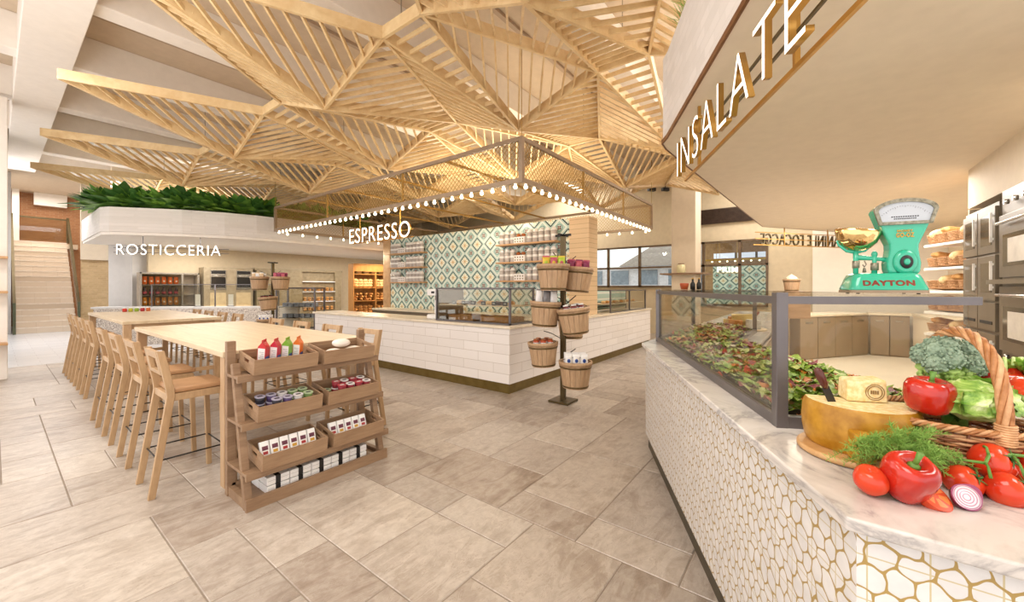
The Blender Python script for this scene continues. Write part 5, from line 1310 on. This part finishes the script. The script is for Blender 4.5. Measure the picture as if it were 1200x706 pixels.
kn = thing('cheese_knife', 'short knife with dark brown handle stuck in the half wheel', 'knife', at(1.055, 1.315, 1.215)); kn.rotation_euler = (Matrix.Rotation(TH, 4, 'Z') @ Matrix.Rotation(R(-24), 4, 'Y')).to_euler()
MB().box(-.012, .012, -.0015, .0015, -.05, .025).build('blade', [plain('dark steel', '3d3a38', .3, .8)], kn)
MB().tube([(0, 0, .02), (0, 0, .035), (0, 0, .06), (0, 0, .085), (0, 0, .095)], [.007, .011, .014, .012, .005], 12).build('handle', [plain('dark wood handle', '5a2a20', .25)], kn)
# ================================================================ wicker basket
WK = [plain('wicker honey', 'b67c4a', .5, 0, .12, 40), plain('wicker light', 'd3a274', .5, 0, .1, 40), plain('wicker brown', '8a5530', .5, 0, .1, 40)]
BC = cam(1.40, 1.235, 1.021); BR = TH-R(20)
bk = thing('wicker_basket', 'oval wicker basket with twisted handle filled with vegetables', 'basket', BC, BR)
A0, B0, A1, B1, BH = .16, .115, .225, .175, .142
def el(a, z, k=1.0, off=0.0):
    f = z/BH; f = f**.8; return Vector(((A0+(A1-A0)*f)*k*math.cos(a)+off*math.cos(a), (B0+(B1-B0)*f)*k*math.sin(a)+off*math.sin(a), z))
m = MB(); nst_ = 30; rows = 17
for r_ in range(rows):
    z = .012+r_*(BH-.028)/(rows-1); pts = []
    for k in range(nst_*4):
        a = 2*PI*k/(nst_*4); w_ = math.cos(nst_/2*a*1.0+(PI if r_ % 2 else 0)); pts.append(el(a, z+.0008*math.sin(a*7+r_), off=.0052*w_))
    m.tube(pts, .0046, 5, r_ % 3 if r_ % 5 else 1, True)
m.build('weave', WK, bk)
m = MB()
for k in range(nst_): a = 2*PI*(k+0)/nst_; m.tube([el(a, 0), el(a, BH*.5), el(a, BH)], .004, 5, 2)
m.build('stakes', WK, bk); MB().prism([tuple(el(2*PI*k/32, 0, .98))[:2] for k in range(32)], 0, .008).build('basket_base', WK, bk)
m = MB()
for q in range(4):
    m.tube([el(a, BH+.006+.007*math.sin(22*a+q*PI/2), off=.003+.007*math.cos(22*a+q*PI/2)) for a in [2*PI*k/400 for k in range(400)]], .0050, 5, q % 2, True)
m.build('rim', WK, bk)
m = MB(); hpth = []
for k in range(61):
    f = k/60; a = PI*f; y = -B1*math.cos(a)*1.0; z = BH-.01+.278*math.sin(a)**.62; hpth.append(Vector((0, y, z)))
for q in range(5):
    pts = []
    for i, p in enumerate(hpth):
        d = (hpth[min(i+1, 60)]-hpth[max(i-1, 0)]).normalized(); u = Vector((1, 0, 0)); v_ = d.cross(u); th = i*.33+q*2*PI/5; pts.append(p+u*(.0105*math.cos(th))+v_*(.0105*math.sin(th)))
    m.tube(pts, .0068, 6, q % 2)
m.build('handle', WK, bk)
for s_ in (-1, 1):
    m = MB()
    for k in range(9): z = BH-.02+k*.0065; m.tube([(.019*math.cos(a), s_*(B1+.001)+.019*math.sin(a), z) for a in [2*PI*i/14 for i in range(14)]], .0036, 5, 1, True)
    m.build('handle_binding', WK, bk)
# ================================================================ vegetables
PEPR = MT('red pepper skin', 'b8160f', .16); PEPR.m.node_tree.nodes['Principled BSDF'].inputs['Coat Weight'].default_value = .4; n_ = PEPR.noise(PEPR.coord(), 9, 3); PEPR.color(PEPR.ramp(n_, [(.35, 'a3120f'), (.65, 'cf3018')])); PEPR = PEPR.m
TOMR = MT('tomato skin', 'd8361b', .15); n_ = TOMR.noise(TOMR.coord(), 7, 3); TOMR.color(TOMR.ramp(n_, [(.35, 'c92c16'), (.65, 'e2552a')])); TOMR = TOMR.m
STEM = plain('green stem', '5f8a35', .5, 0, .08, 30); DKST = plain('dark green calyx', '3e6b26', .5, 0, .06, 30)
def pepper(lb, loc, rad, h, rot, nl=4):
    t = thing('red_pepper', lb, 'pepper', loc, 0, None, rot)
    prof = [(0, 0), (.3, .012), (.6, .03), (.82, .12), (.93, .3), (1.0, .55), (1.0, .75), (.9, .90), (.72, .975), (.5, .98), (.32, .90), (.2, .84), (0, .82)]
    f = lambda a, k, z: 1+.085*abs(math.sin(a*nl/2+.4))**.8*1.3-.05+.03*math.sin(a*3+1)
    MB().lathe([(r*rad, z*h) for r, z in prof], 40, lobes=f).build('pepper_body', [PEPR], t)
    MB().lathe([(0, h*.83), (rad*.27, h*.87), (rad*.2, h*.9), (rad*.11, h*.95), (0, h*.96)], 10, lobes=lambda a, k, z: 1+.25*math.sin(a*5)).tube([(0, 0, h*.9), (rad*.05, 0, h*1.05), (rad*.16, rad*.05, h*1.2)], [rad*.13, rad*.11, rad*.15], 8).build('stem', [STEM], t)
    return t
def RM(*a):
    M = Matrix.Identity(4)
    for ax, d in a: M = M @ Matrix.Rotation(R(d) if ax != 'T' else TH, 4, 'Z' if ax == 'T' else ax)
    return M.to_euler()
pepper('glossy red pepper in the basket left of the broccoli', at(1.262, 1.20, 1.19), .054, .105, RM(('T', 0), ('X', 8), ('Z', 20)))
pepper('red pepper in the basket behind the twisted handle', at(1.555, 1.285, 1.215), .058, .11, RM(('T', 0), ('X', 22), ('Y', -8), ('Z', 60)))
pepper('large red pepper lying in front of the basket beside the dill', at(1.02, 1.035, 1.030), .052, .118, RM(('T', 0), ('X', 26), ('Y', -6), ('Z', 10)))
def tomato(lb, loc, r, rot=None, calyx=True, group=None, nm='tomato'):
    t = thing(nm, lb, 'tomato', loc, 0, group, rot or (0, 0, 0)); t.scale = (.88, .95, 1)
    MB().lathe([(0, .02*r), (.35*r, .03*r), (.7*r, .22*r), (.95*r, .6*r), (1.0*r, .95*r), (.93*r, 1.3*r), (.7*r, 1.6*r), (.38*r, 1.73*r), (.15*r, 1.68*r), (0, 1.62*r)], 30, lobes=lambda a, k, z: 1+.015*math.sin(a*5)).build('tomato_body', [TOMR], t)
    if calyx:
        c = MB()
        for k in range(5):
            a = 2*PI*k/5; c.tube([(0, 0, 1.66*r), (.25*r*math.cos(a), .25*r*math.sin(a), 1.78*r), (.62*r*math.cos(a+.2), .62*r*math.sin(a+.2), 1.74*r+.1*r*math.sin(k*2))], [.06*r, .07*r, .015*r], 5, flat=.5)
        c.tube([(0, 0, 1.64*r), (.05*r, 0, 1.95*r)], [.07*r, .05*r], 6); c.build('calyx', [DKST], t)
    return t
toms = [('tomato at the left end of the front row, under the dill', .955, 1.055, 1.022, .041, (20, -10), False),
        ('tomato standing behind the left red onion half', 1.195, 1.085, 1.022, .043, (50, 20), True),
        ('tomato between the two red onion halves', 1.245, 1.035, 1.022, .045, (45, 35), True),
        ('topmost tomato of the vine, leaning on the basket', 1.285, 1.105, 1.072, .050, (60, 20), True),
        ('dark red tomato under the vine near the right edge', 1.375, 1.085, 1.022, .040, (20, 10), False),
        ('tomato at the right edge in front of the basket', 1.43, 1.085, 1.070, .047, (50, -20), True),
        ('tomato at the right edge beside the right onion half', 1.37, 1.01, 1.022, .042, (40, 0), False)]
for lb, s, t_, z, r, (rx, ry), cx in toms: tomato(lb, at(s, t_, z+.004), r, RM(('T', 0), ('X', rx), ('Y', ry)) if True else None, cx)
tomato('large dull red tomato in the basket right of the handle', at(1.50, 1.16, 1.205), .060, RM(('T', 0), ('X', 20)), False)
m = MB(); vp = [cam(1.19, 1.055, 1.11), cam(1.225, 1.02, 1.115), cam(1.27, 1.05, 1.122), cam(1.32, 1.04, 1.128), cam(1.38, 1.03, 1.125), cam(1.44, 1.05, 1.125)]
m.tube(vp, [.003, .0045, .005, .0045, .004, .003], 6)
for a, b in ((1, cam(1.215, 1.0, 1.085)), (2, cam(1.275, 1.065, 1.14)), (3, cam(1.30, .995, 1.08)), (4, cam(1.42, 1.04, 1.145))): m.tube([vp[a], (Vector(vp[a])+b)/2+Vector((0, 0, .01)), b], [.004, .003, .004], 6)
one(m, 'tomato_vine', [STEM], 'green vine stem draped over the tomatoes in front of the basket', 'vine')
# cut tomato: hemisphere with flesh face
TFL = MT('tomato flesh', 'e0603a', .25); x_, y_, z_ = TFL.xyz(); rr_ = (x_*x_+y_*y_).sqrt(); an = (y_.atan2(x_)*3.0).sin().abs()
seed = rr_.lt(.034)*rr_.gt(.012)*an.gt(.45); TFL.color(TFL.mix(seed, 'dd5532', 'e98b4e')); TFL = TFL.m
t = thing('tomato_half', 'halved tomato with cut face up in front of the big red pepper', 'tomato', at(1.062, .995, 1.048), 0, None, RM(('T', 0), ('X', 38), ('Y', 12)))
r = .043; MB().lathe([(0, -.9*r), (.5*r, -.78*r), (.85*r, -.45*r), (1.0*r, 0)], 28).build('skin', [TOMR], t); MB().lathe([(1.0*r, 0), (.9*r, .003), (0, .001)], 28).build('cut_face', [TFL], t)
ONS = plain('red onion skin', '7a2440', .25, 0, .06, 20)
ONF = MT('onion rings', 'f3e9ec', .25); x_, y_, z_ = ONF.xyz(); rr_ = (x_*x_*.55+y_*y_).sqrt(); w_ = (rr_*1100.0).sin().gt(.3)*rr_.gt(.005); ed = rr_.gt(.026); ONF.color(ONF.mix(ed.mx(w_*.75), 'ead9e0', 'a5587c')); ONF = ONF.m
for k, (s, t_, ry) in enumerate(((1.135, .985, -25), (1.325, .985, -28))):
    t = thing('onion_half', f'halved red onion, cut face up, {["beside the halved tomato", "at the right edge of the marble corner"][k]}', 'onion', at(s, t_, 1.045), 0, None, RM(('T', 0), ('X', 48), ('Z', -ry)))
    r = .030; L = lambda a, k, z: 1+.42*max(0, math.cos(a))**6
    MB().lathe([(0, -.85*r), (.6*r, -.7*r), (.92*r, -.35*r), (1.0*r, 0)], 30, lobes=L, sx=1.18).build('skin', [ONS], t); MB().lathe([(1.0*r, 0), (.97*r, .0025), (0, .0015)], 30, lobes=L, sx=1.18).build('cut_face', [ONF], t)
# broccoli
rb_ = random.Random(4); m = MB(); BRO = plain('broccoli florets', '8fa48c', .75, 0, .12, 90, .6); BRS = plain('broccoli stalk', '9bb864', .55, 0, .06)
cents = []
for k in range(26):
    u = rb_.random(); a = 2*PI*rb_.random(); ph = math.acos(1-u*.95); cents.append(Vector((math.sin(ph)*math.cos(a)*1.15, math.sin(ph)*math.sin(a)*.9, math.cos(ph)*.78)))
for c in cents:
    c0 = Vector((c.x*.062, c.y*.062, c.z*.085))
    m.ball(c0, .029, 10)
    for q in range(75):
        d = Vector((rb_.gauss(0, 1), rb_.gauss(0, 1), rb_.gauss(0, 1))).normalized()
        if d.dot(c) < -.1: continue
        m.ball(c0+d*.031, rb_.uniform(.0035, .0055), 5)
t = thing('broccoli', 'large bushy broccoli head standing in the wicker basket', 'broccoli', at(1.425, 1.29, 1.315), TH)
m.build('florets', [BRO], t)
m = MB().tube([(0, 0, -.12), (0, 0, -.04), (0, 0, .01)], [.025, .028, .05], 12)
for k in range(9): a = 2*PI*k/9; m.tube([(0, 0, -.06), (.04*math.cos(a), .035*math.sin(a), -.025), (.072*math.cos(a), .055*math.sin(a), .0)], [.012, .012, .02], 8)
m.build('stalk', [BRS], t)
m = MB()
for k in range(30): a = rb_.uniform(PI*.8, PI*1.6); r0 = rb_.uniform(.05, .085); m.ball((r0*math.cos(a), r0*math.sin(a)*.8, rb_.uniform(-.045, -.01)), .008, 6)
m.build('pale_florets', [BRS], t)
# cabbage lettuce
LET = MT('crisp lettuce', '9cc24a', .4); n_ = LET.noise(LET.coord(), 16, 5, .6, 1.2); LET.color(LET.ramp(n_, [(.34, '5f8f2c'), (.47, '9dbf58'), (.58, 'd3e2a0'), (.7, 'eef3cf')])); LET.bump(n_, .5, .01); LET = LET.m
m = MB(); rl = random.Random(8)
def crink(d, s): return 1+.05*math.sin(d.x*9+s)*math.cos(d.y*8+s*2)+.035*math.sin(d.z*17+d.x*11+s)+.02*math.sin(d.y*29+s*3)
m.ball((0, 0, 0), .072, 40, sx=1.15, sz=.8, f=lambda d: crink(d, 0))
for k in range(11):
    a = 2*PI*k/11+.2; el_ = rl.uniform(-.1, .75); c = Vector((math.cos(a)*math.cos(el_), math.sin(a)*math.cos(el_), math.sin(el_)*.8)); s_ = Vector((-math.sin(a), math.cos(a), 0)); u_ = c.cross(s_).normalized(); g = []
    NN = 9
    for i in range(NN):
        for j in range(NN):
            x, y = (i/(NN-1)-.5)*2, (j/(NN-1)-.5)*2; q = c+s_*x*.62+u_*y*.62; q.normalize(); e = max(abs(x), abs(y))
            g.append(Vector((q.x*1.15, q.y, q.z*.8))*(.076+.010*e*e+.005*math.sin(x*9+k)*e+.004*math.cos(y*11+k*2)*e))
    m.add(g, [(i*NN+j, i*NN+j+1, (i+1)*NN+j+1, (i+1)*NN+j) for i in range(NN-1) for j in range(NN-1)], 0, True)
one(m, 'lettuce', [LET], 'pale green crinkled lettuce head at the front of the basket', 'lettuce', at(1.372, 1.165, 1.235), TH)
# celery leaves at the right
t = thing('celery', 'bunch of pale green celery leaves rising behind the basket at the right edge', 'celery', at(1.60, 1.24, 1.19), TH); m = MB()
for k in range(7): a = rl.uniform(-.5, .5); m.tube([(k*.012-.04, 0, 0), (k*.014-.045+a*.02, .01, .09), (k*.016-.05+a*.05, 0, .16)], [.010, .008, .004], 6)
m.build('stalks', [plain('celery stalk', 'c7dc8d', .4)], t); m = leafplant(random.Random(3), 70, .085, [0, 1], 1.4)
m.v = [(x, y, z+.12) for x, y, z in m.v]; m.build('leaves', [LGREEN, plain('celery leaf', 'a9cc5a', .5, 0, .06)], t)
# carrot-like greens around the basket interior and hidden fill
t = thing('leaf_bunch', 'dark green herb leaves tucked between the vegetables behind the handle', 'herbs', at(1.46, 1.30, 1.17), TH); m = leafplant(random.Random(13), 110, .14, [0, 1], 1.1); m.build('leaves', [GREEN1, DKST], t); MB().cyl((0, 0), .03, -.06, .02, 8).build('stems', [STEM], t)
# dill
t = thing('dill_bunch', 'feathery bunch of green dill lying over the front left of the basket', 'herbs', at(1.085, 1.125, 1.075), TH); rd = random.Random(2); m = MB(); DIL = plain('dill green', '86ad4c', .6, 0, .1, 40)
for k in range(80):
    a = rd.uniform(-.25, 1.15)*PI; L = rd.uniform(.09, .17); e = rd.uniform(.05, 1.1); base = Vector((rd.uniform(-.04, .05), rd.uniform(-.03, .03), rd.uniform(.0, .05)))
    d = Vector((math.cos(a)*math.cos(e), -abs(math.sin(a))*math.cos(e)*.5, math.sin(e)*.9)); pts = [base+d*(L*f)-Vector((0, 0, .05*f*f)) for f in (0, .33, .66, 1)]
    for p in pts: p.z = max(p.z, -.03)
    m.tube(pts, [.0016, .0013, .001, .0005], 3, sm=False)
    for q in range(16):
        f = .25+.75*q/16; p = base+d*(L*f)-Vector((0, 0, .05*f*f)); p.z = max(p.z, -.03)
        for w_ in range(3):
            dd = Vector((rd.gauss(0, 1), rd.gauss(0, 1), rd.gauss(0, 1))).normalized(); l = rd.uniform(.010, .022); m.tube([p, p+(dd+d*.8).normalized()*l], [.0009, .0004], 3, sm=False)
m.build('fronds', [DIL], t); MB().tube([(.02, .02, -.01), (.08, .03, .04), (.13, .05, .09)], [.004, .005, .004], 6).build('stalk', [STEM], t)
# far counter odds and ends
def bucket_small(s, tt, z, lb):
    b = dup(bk0, lb, cam(s, tt, z), sc=.62, group='small wooden buckets'); b['label'] = lb; 
    M = Matrix.Translation(cam(s, tt, z)); 
    o = one(MB().lathe([(0, .19), (.12, .2), (.07, .25), (0, .30)], 14, lobes=lambda a, k, z: 1+.08*math.sin(a*5)), 'meringue_heap', [plain('cream heap', 'efe3c4', .6, 0, .05, 30, .4)], 'heap of cream dried pasta in the small far bucket', 'food', cam(s, tt, z)); return b
bk_s = bucket_small(5.0, 7.05, 1.505, 'small wooden bucket on a crate on the far counter, under the brass sign')
p = cam(5.0, 7.05, 1.022); one(MB().box(-.22, .22, -.16, .16, 0, .46).box(-.23, .23, -.17, .17, .46, .482, 1), 'wooden_box', [W_CRATE, W_RACK], 'wooden box under the small bucket on the far counter', 'box', p, TH, bevel=.004)

JP = plain('terracotta pot', 'b5562c', .5)
t = thing('spice_pot', 'small terracotta pot on the far glass top of the salad case', 'pot', cam(2.22, 5.08, 1.544)); MB().lathe([(0, 0), (.04, 0), (.055, .07), (.05, .08), (0, .07)], 14).build('pot_body', [JP], t); MB().cyl((0, 0), .045, .07, .076, 12).build('contents', [GREEN1], t)
for k in range(2):
    t = thing('oil_bottle', f'small dark bottle beside the terracotta pot, {["nearer the pot", "farther from the pot"][k]}', 'bottle', cam(2.32+k*.08, 5.06, 1.544)); MB().lathe([(0, 0), (.03, 0), (.03, .07), (.012, .1), (.012, .13), (0, .13)], 10, flatcaps=True).build('bottle_body', [BLACK], t); MB().cyl((0, 0), .014, .13, .145, 8).build('cap', [GOLD], t)
t = thing('storage_jar', 'cream jar standing on the brown shelf around the column', 'jar', (11.62, 2.9, 1.972)); MB().lathe([(0, 0), (.1, 0), (.11, .02), (.11, .2), (.08, .24), (0, .24)], 14, flatcaps=True).build('jar_body', [plain('cream jar', 'e5dbae', .4)], t); MB().cyl((0, 0), .085, .24, .27, 12).build('lid', [W_RACK], t)
for k, (s, tt, z) in enumerate(((4.25, 12.0, 4.55), (5.45, 12.0, 4.62), (4.9, 12.6, 4.7))):
    t = thing('ceiling_spotlight', f'black ceiling spotlight near the cream column, {["left", "right", "middle"][k]} one', 'light', cam(s, tt, z), TH+.3)
    MB().box(-.12, .12, -.06, .06, -.05, .05).build('lamp_head', [BLACK], t, .01); MB().box(-.01, .01, -.01, .01, .05, 5.45-z).build('stem', [BLACK], t)
WORLD = 1.95; EXPO = 0.0
WH = (1, .955, .90)
def sun():
    l = bpy.data.lights.new('daylight', 'SUN'); l.energy = 1.8; l.color = (1, .96, .9); l.angle = R(1.5); o = bpy.data.objects.new('daylight', l); COL.objects.link(o)
    d = cam(.80, -.28, -.42); o.rotation_euler = d.to_track_quat('-Z', 'Y').to_euler()
LIGHTS = [sun,
 lambda: area((6.5, 5.5, 3.7), 2.5, 90, (1, .9, .72), rot=(PI, 0, 0), sy=4),  # added uplight hidden on the canopy top, aimed at the lattice
 lambda: area((-.6, 4, 3.0), 1, 60, WH, rot=(PI*.85, 0, 0), sy=3), lambda: area((6, .3, 3.72), 3, 60, (1, .9, .75), rot=(PI, 0, 0), sy=.8), lambda: area((3.5, 13.6, 3.6), 2.5, 60, WH, rot=(PI, 0, 0), sy=1),  # more added uplights for the lattice and ceiling
 lambda: area((-1.2, 1.2, 5.2), 3, 200, WH), lambda: area((-.8, 7.5, 4.75), 1.5, 120, WH), lambda: area((7, 0, 5.2), 3, 110, WH),
 lambda: area((12.2, 7, 5.2), 2, 160, WH), lambda: area((12.0, 1.0, 4.9), 1.5, 110, WH), lambda: area((7.6, 11.4, 2.6), 1.0, 70, (1, .85, .6), rot=(-.5, 0, 0), sy=.3), lambda: area((3.6, 13.4, 2.75), 1.5, 90, WH, sy=3), lambda: area((7.5, 13.4, 2.75), 3, 90, WH, sy=1.5),
 lambda: pt((5.6, 4.6, 3.0), 26, (1, .86, .66)), lambda: pt((5.6, 8, 3.0), 26, (1, .86, .66)), lambda: pt((8.5, 4.4, 3.3), 26, (1, .86, .66)), lambda: pt((8.5, 8, 3.3), 26, (1, .86, .66)), lambda: pt((6.5, 6, 3.3), 30, (1, .86, .66)),
 lambda: area((7.5, -.5, 2.85), 1.6, 90, WH), lambda: area((10.3, -.6, 2.85), 1.4, 80, WH), lambda: area((4.2, -.6, 2.85), 1.0, 40, WH), lambda: area((2.0, -1.6, 2.85), .8, 22, WH),
 lambda: area((1.0, 17, 4.7), 2.5, 260, (.95, .96, 1.0)), lambda: area((1.1, 23, 5.35), 1.2, 120, WH, sy=3),
 lambda: spot((1.0, 5.0, 3.9), (2.0, 4.6, 0), 140, 80),
 lambda: area((3.0, .67, 1.505), 2.2, 7, (1, .97, .92), rot=(0, 0, math.atan2(.461, .887)), sy=.03),  # added area under the case top, brightens the salads
]
# ================================================================ light, world, camera
def area(loc, size, power, col=(1, .9, .78), rot=(0, 0, 0), sy=None):  # fill areas added to brighten the place, not real fittings
    l = bpy.data.lights.new('fill_light', 'AREA'); l.energy = power; l.color = col; l.size = size
    if sy: l.shape = 'RECTANGLE'; l.size_y = sy
    o = bpy.data.objects.new('fill_light', l); COL.objects.link(o); o.location = loc; o.rotation_euler = rot; return o
def pt(loc, power, col=(1, .78, .5), r=.1):
    l = bpy.data.lights.new('bulb_light', 'POINT'); l.energy = power; l.color = col; l.shadow_soft_size = r
    o = bpy.data.objects.new('bulb_light', l); COL.objects.link(o); o.location = loc; return o
def spot(loc, to, power, ang=70, col=(1, .93, .84), r=.12):
    l = bpy.data.lights.new('spot_light', 'SPOT'); l.energy = power; l.color = col; l.spot_size = R(ang); l.spot_blend = .6; l.shadow_soft_size = r
    o = bpy.data.objects.new('spot_light', l); COL.objects.link(o); o.location = loc
    d = Vector(to)-Vector(loc); o.rotation_euler = d.to_track_quat('-Z', 'Y').to_euler(); return o
w = bpy.data.worlds.new('World'); bpy.context.scene.world = w; w.use_nodes = True
w.node_tree.nodes['Background'].inputs[0].default_value = (1.0, .955, .93, 1); w.node_tree.nodes['Background'].inputs[1].default_value = WORLD
for l in LIGHTS: l()
cd = bpy.data.cameras.new('Camera'); co = bpy.data.objects.new('Camera', cd); COL.objects.link(co)
co.location = (0, 0, EYE); co.rotation_euler = (PI/2, 0, TH); cd.sensor_width = 36; cd.lens = 36*FOC/1200; cd.shift_y = -16/1200; cd.clip_start = .05; cd.clip_end = 200
sc = bpy.context.scene; sc.camera = co
sc.view_settings.view_transform = 'Standard'; sc.view_settings.look = 'None'; sc.view_settings.gamma = 1; sc.view_settings.exposure = EXPO
sc.view_settings.use_curve_mapping = False
sc.cycles.max_bounces = 8; sc.cycles.diffuse_bounces = 4; sc.cycles.transparent_max_bounces = 16; sc.cycles.sample_clamp_indirect = 6
sc.cycles.use_denoising = True
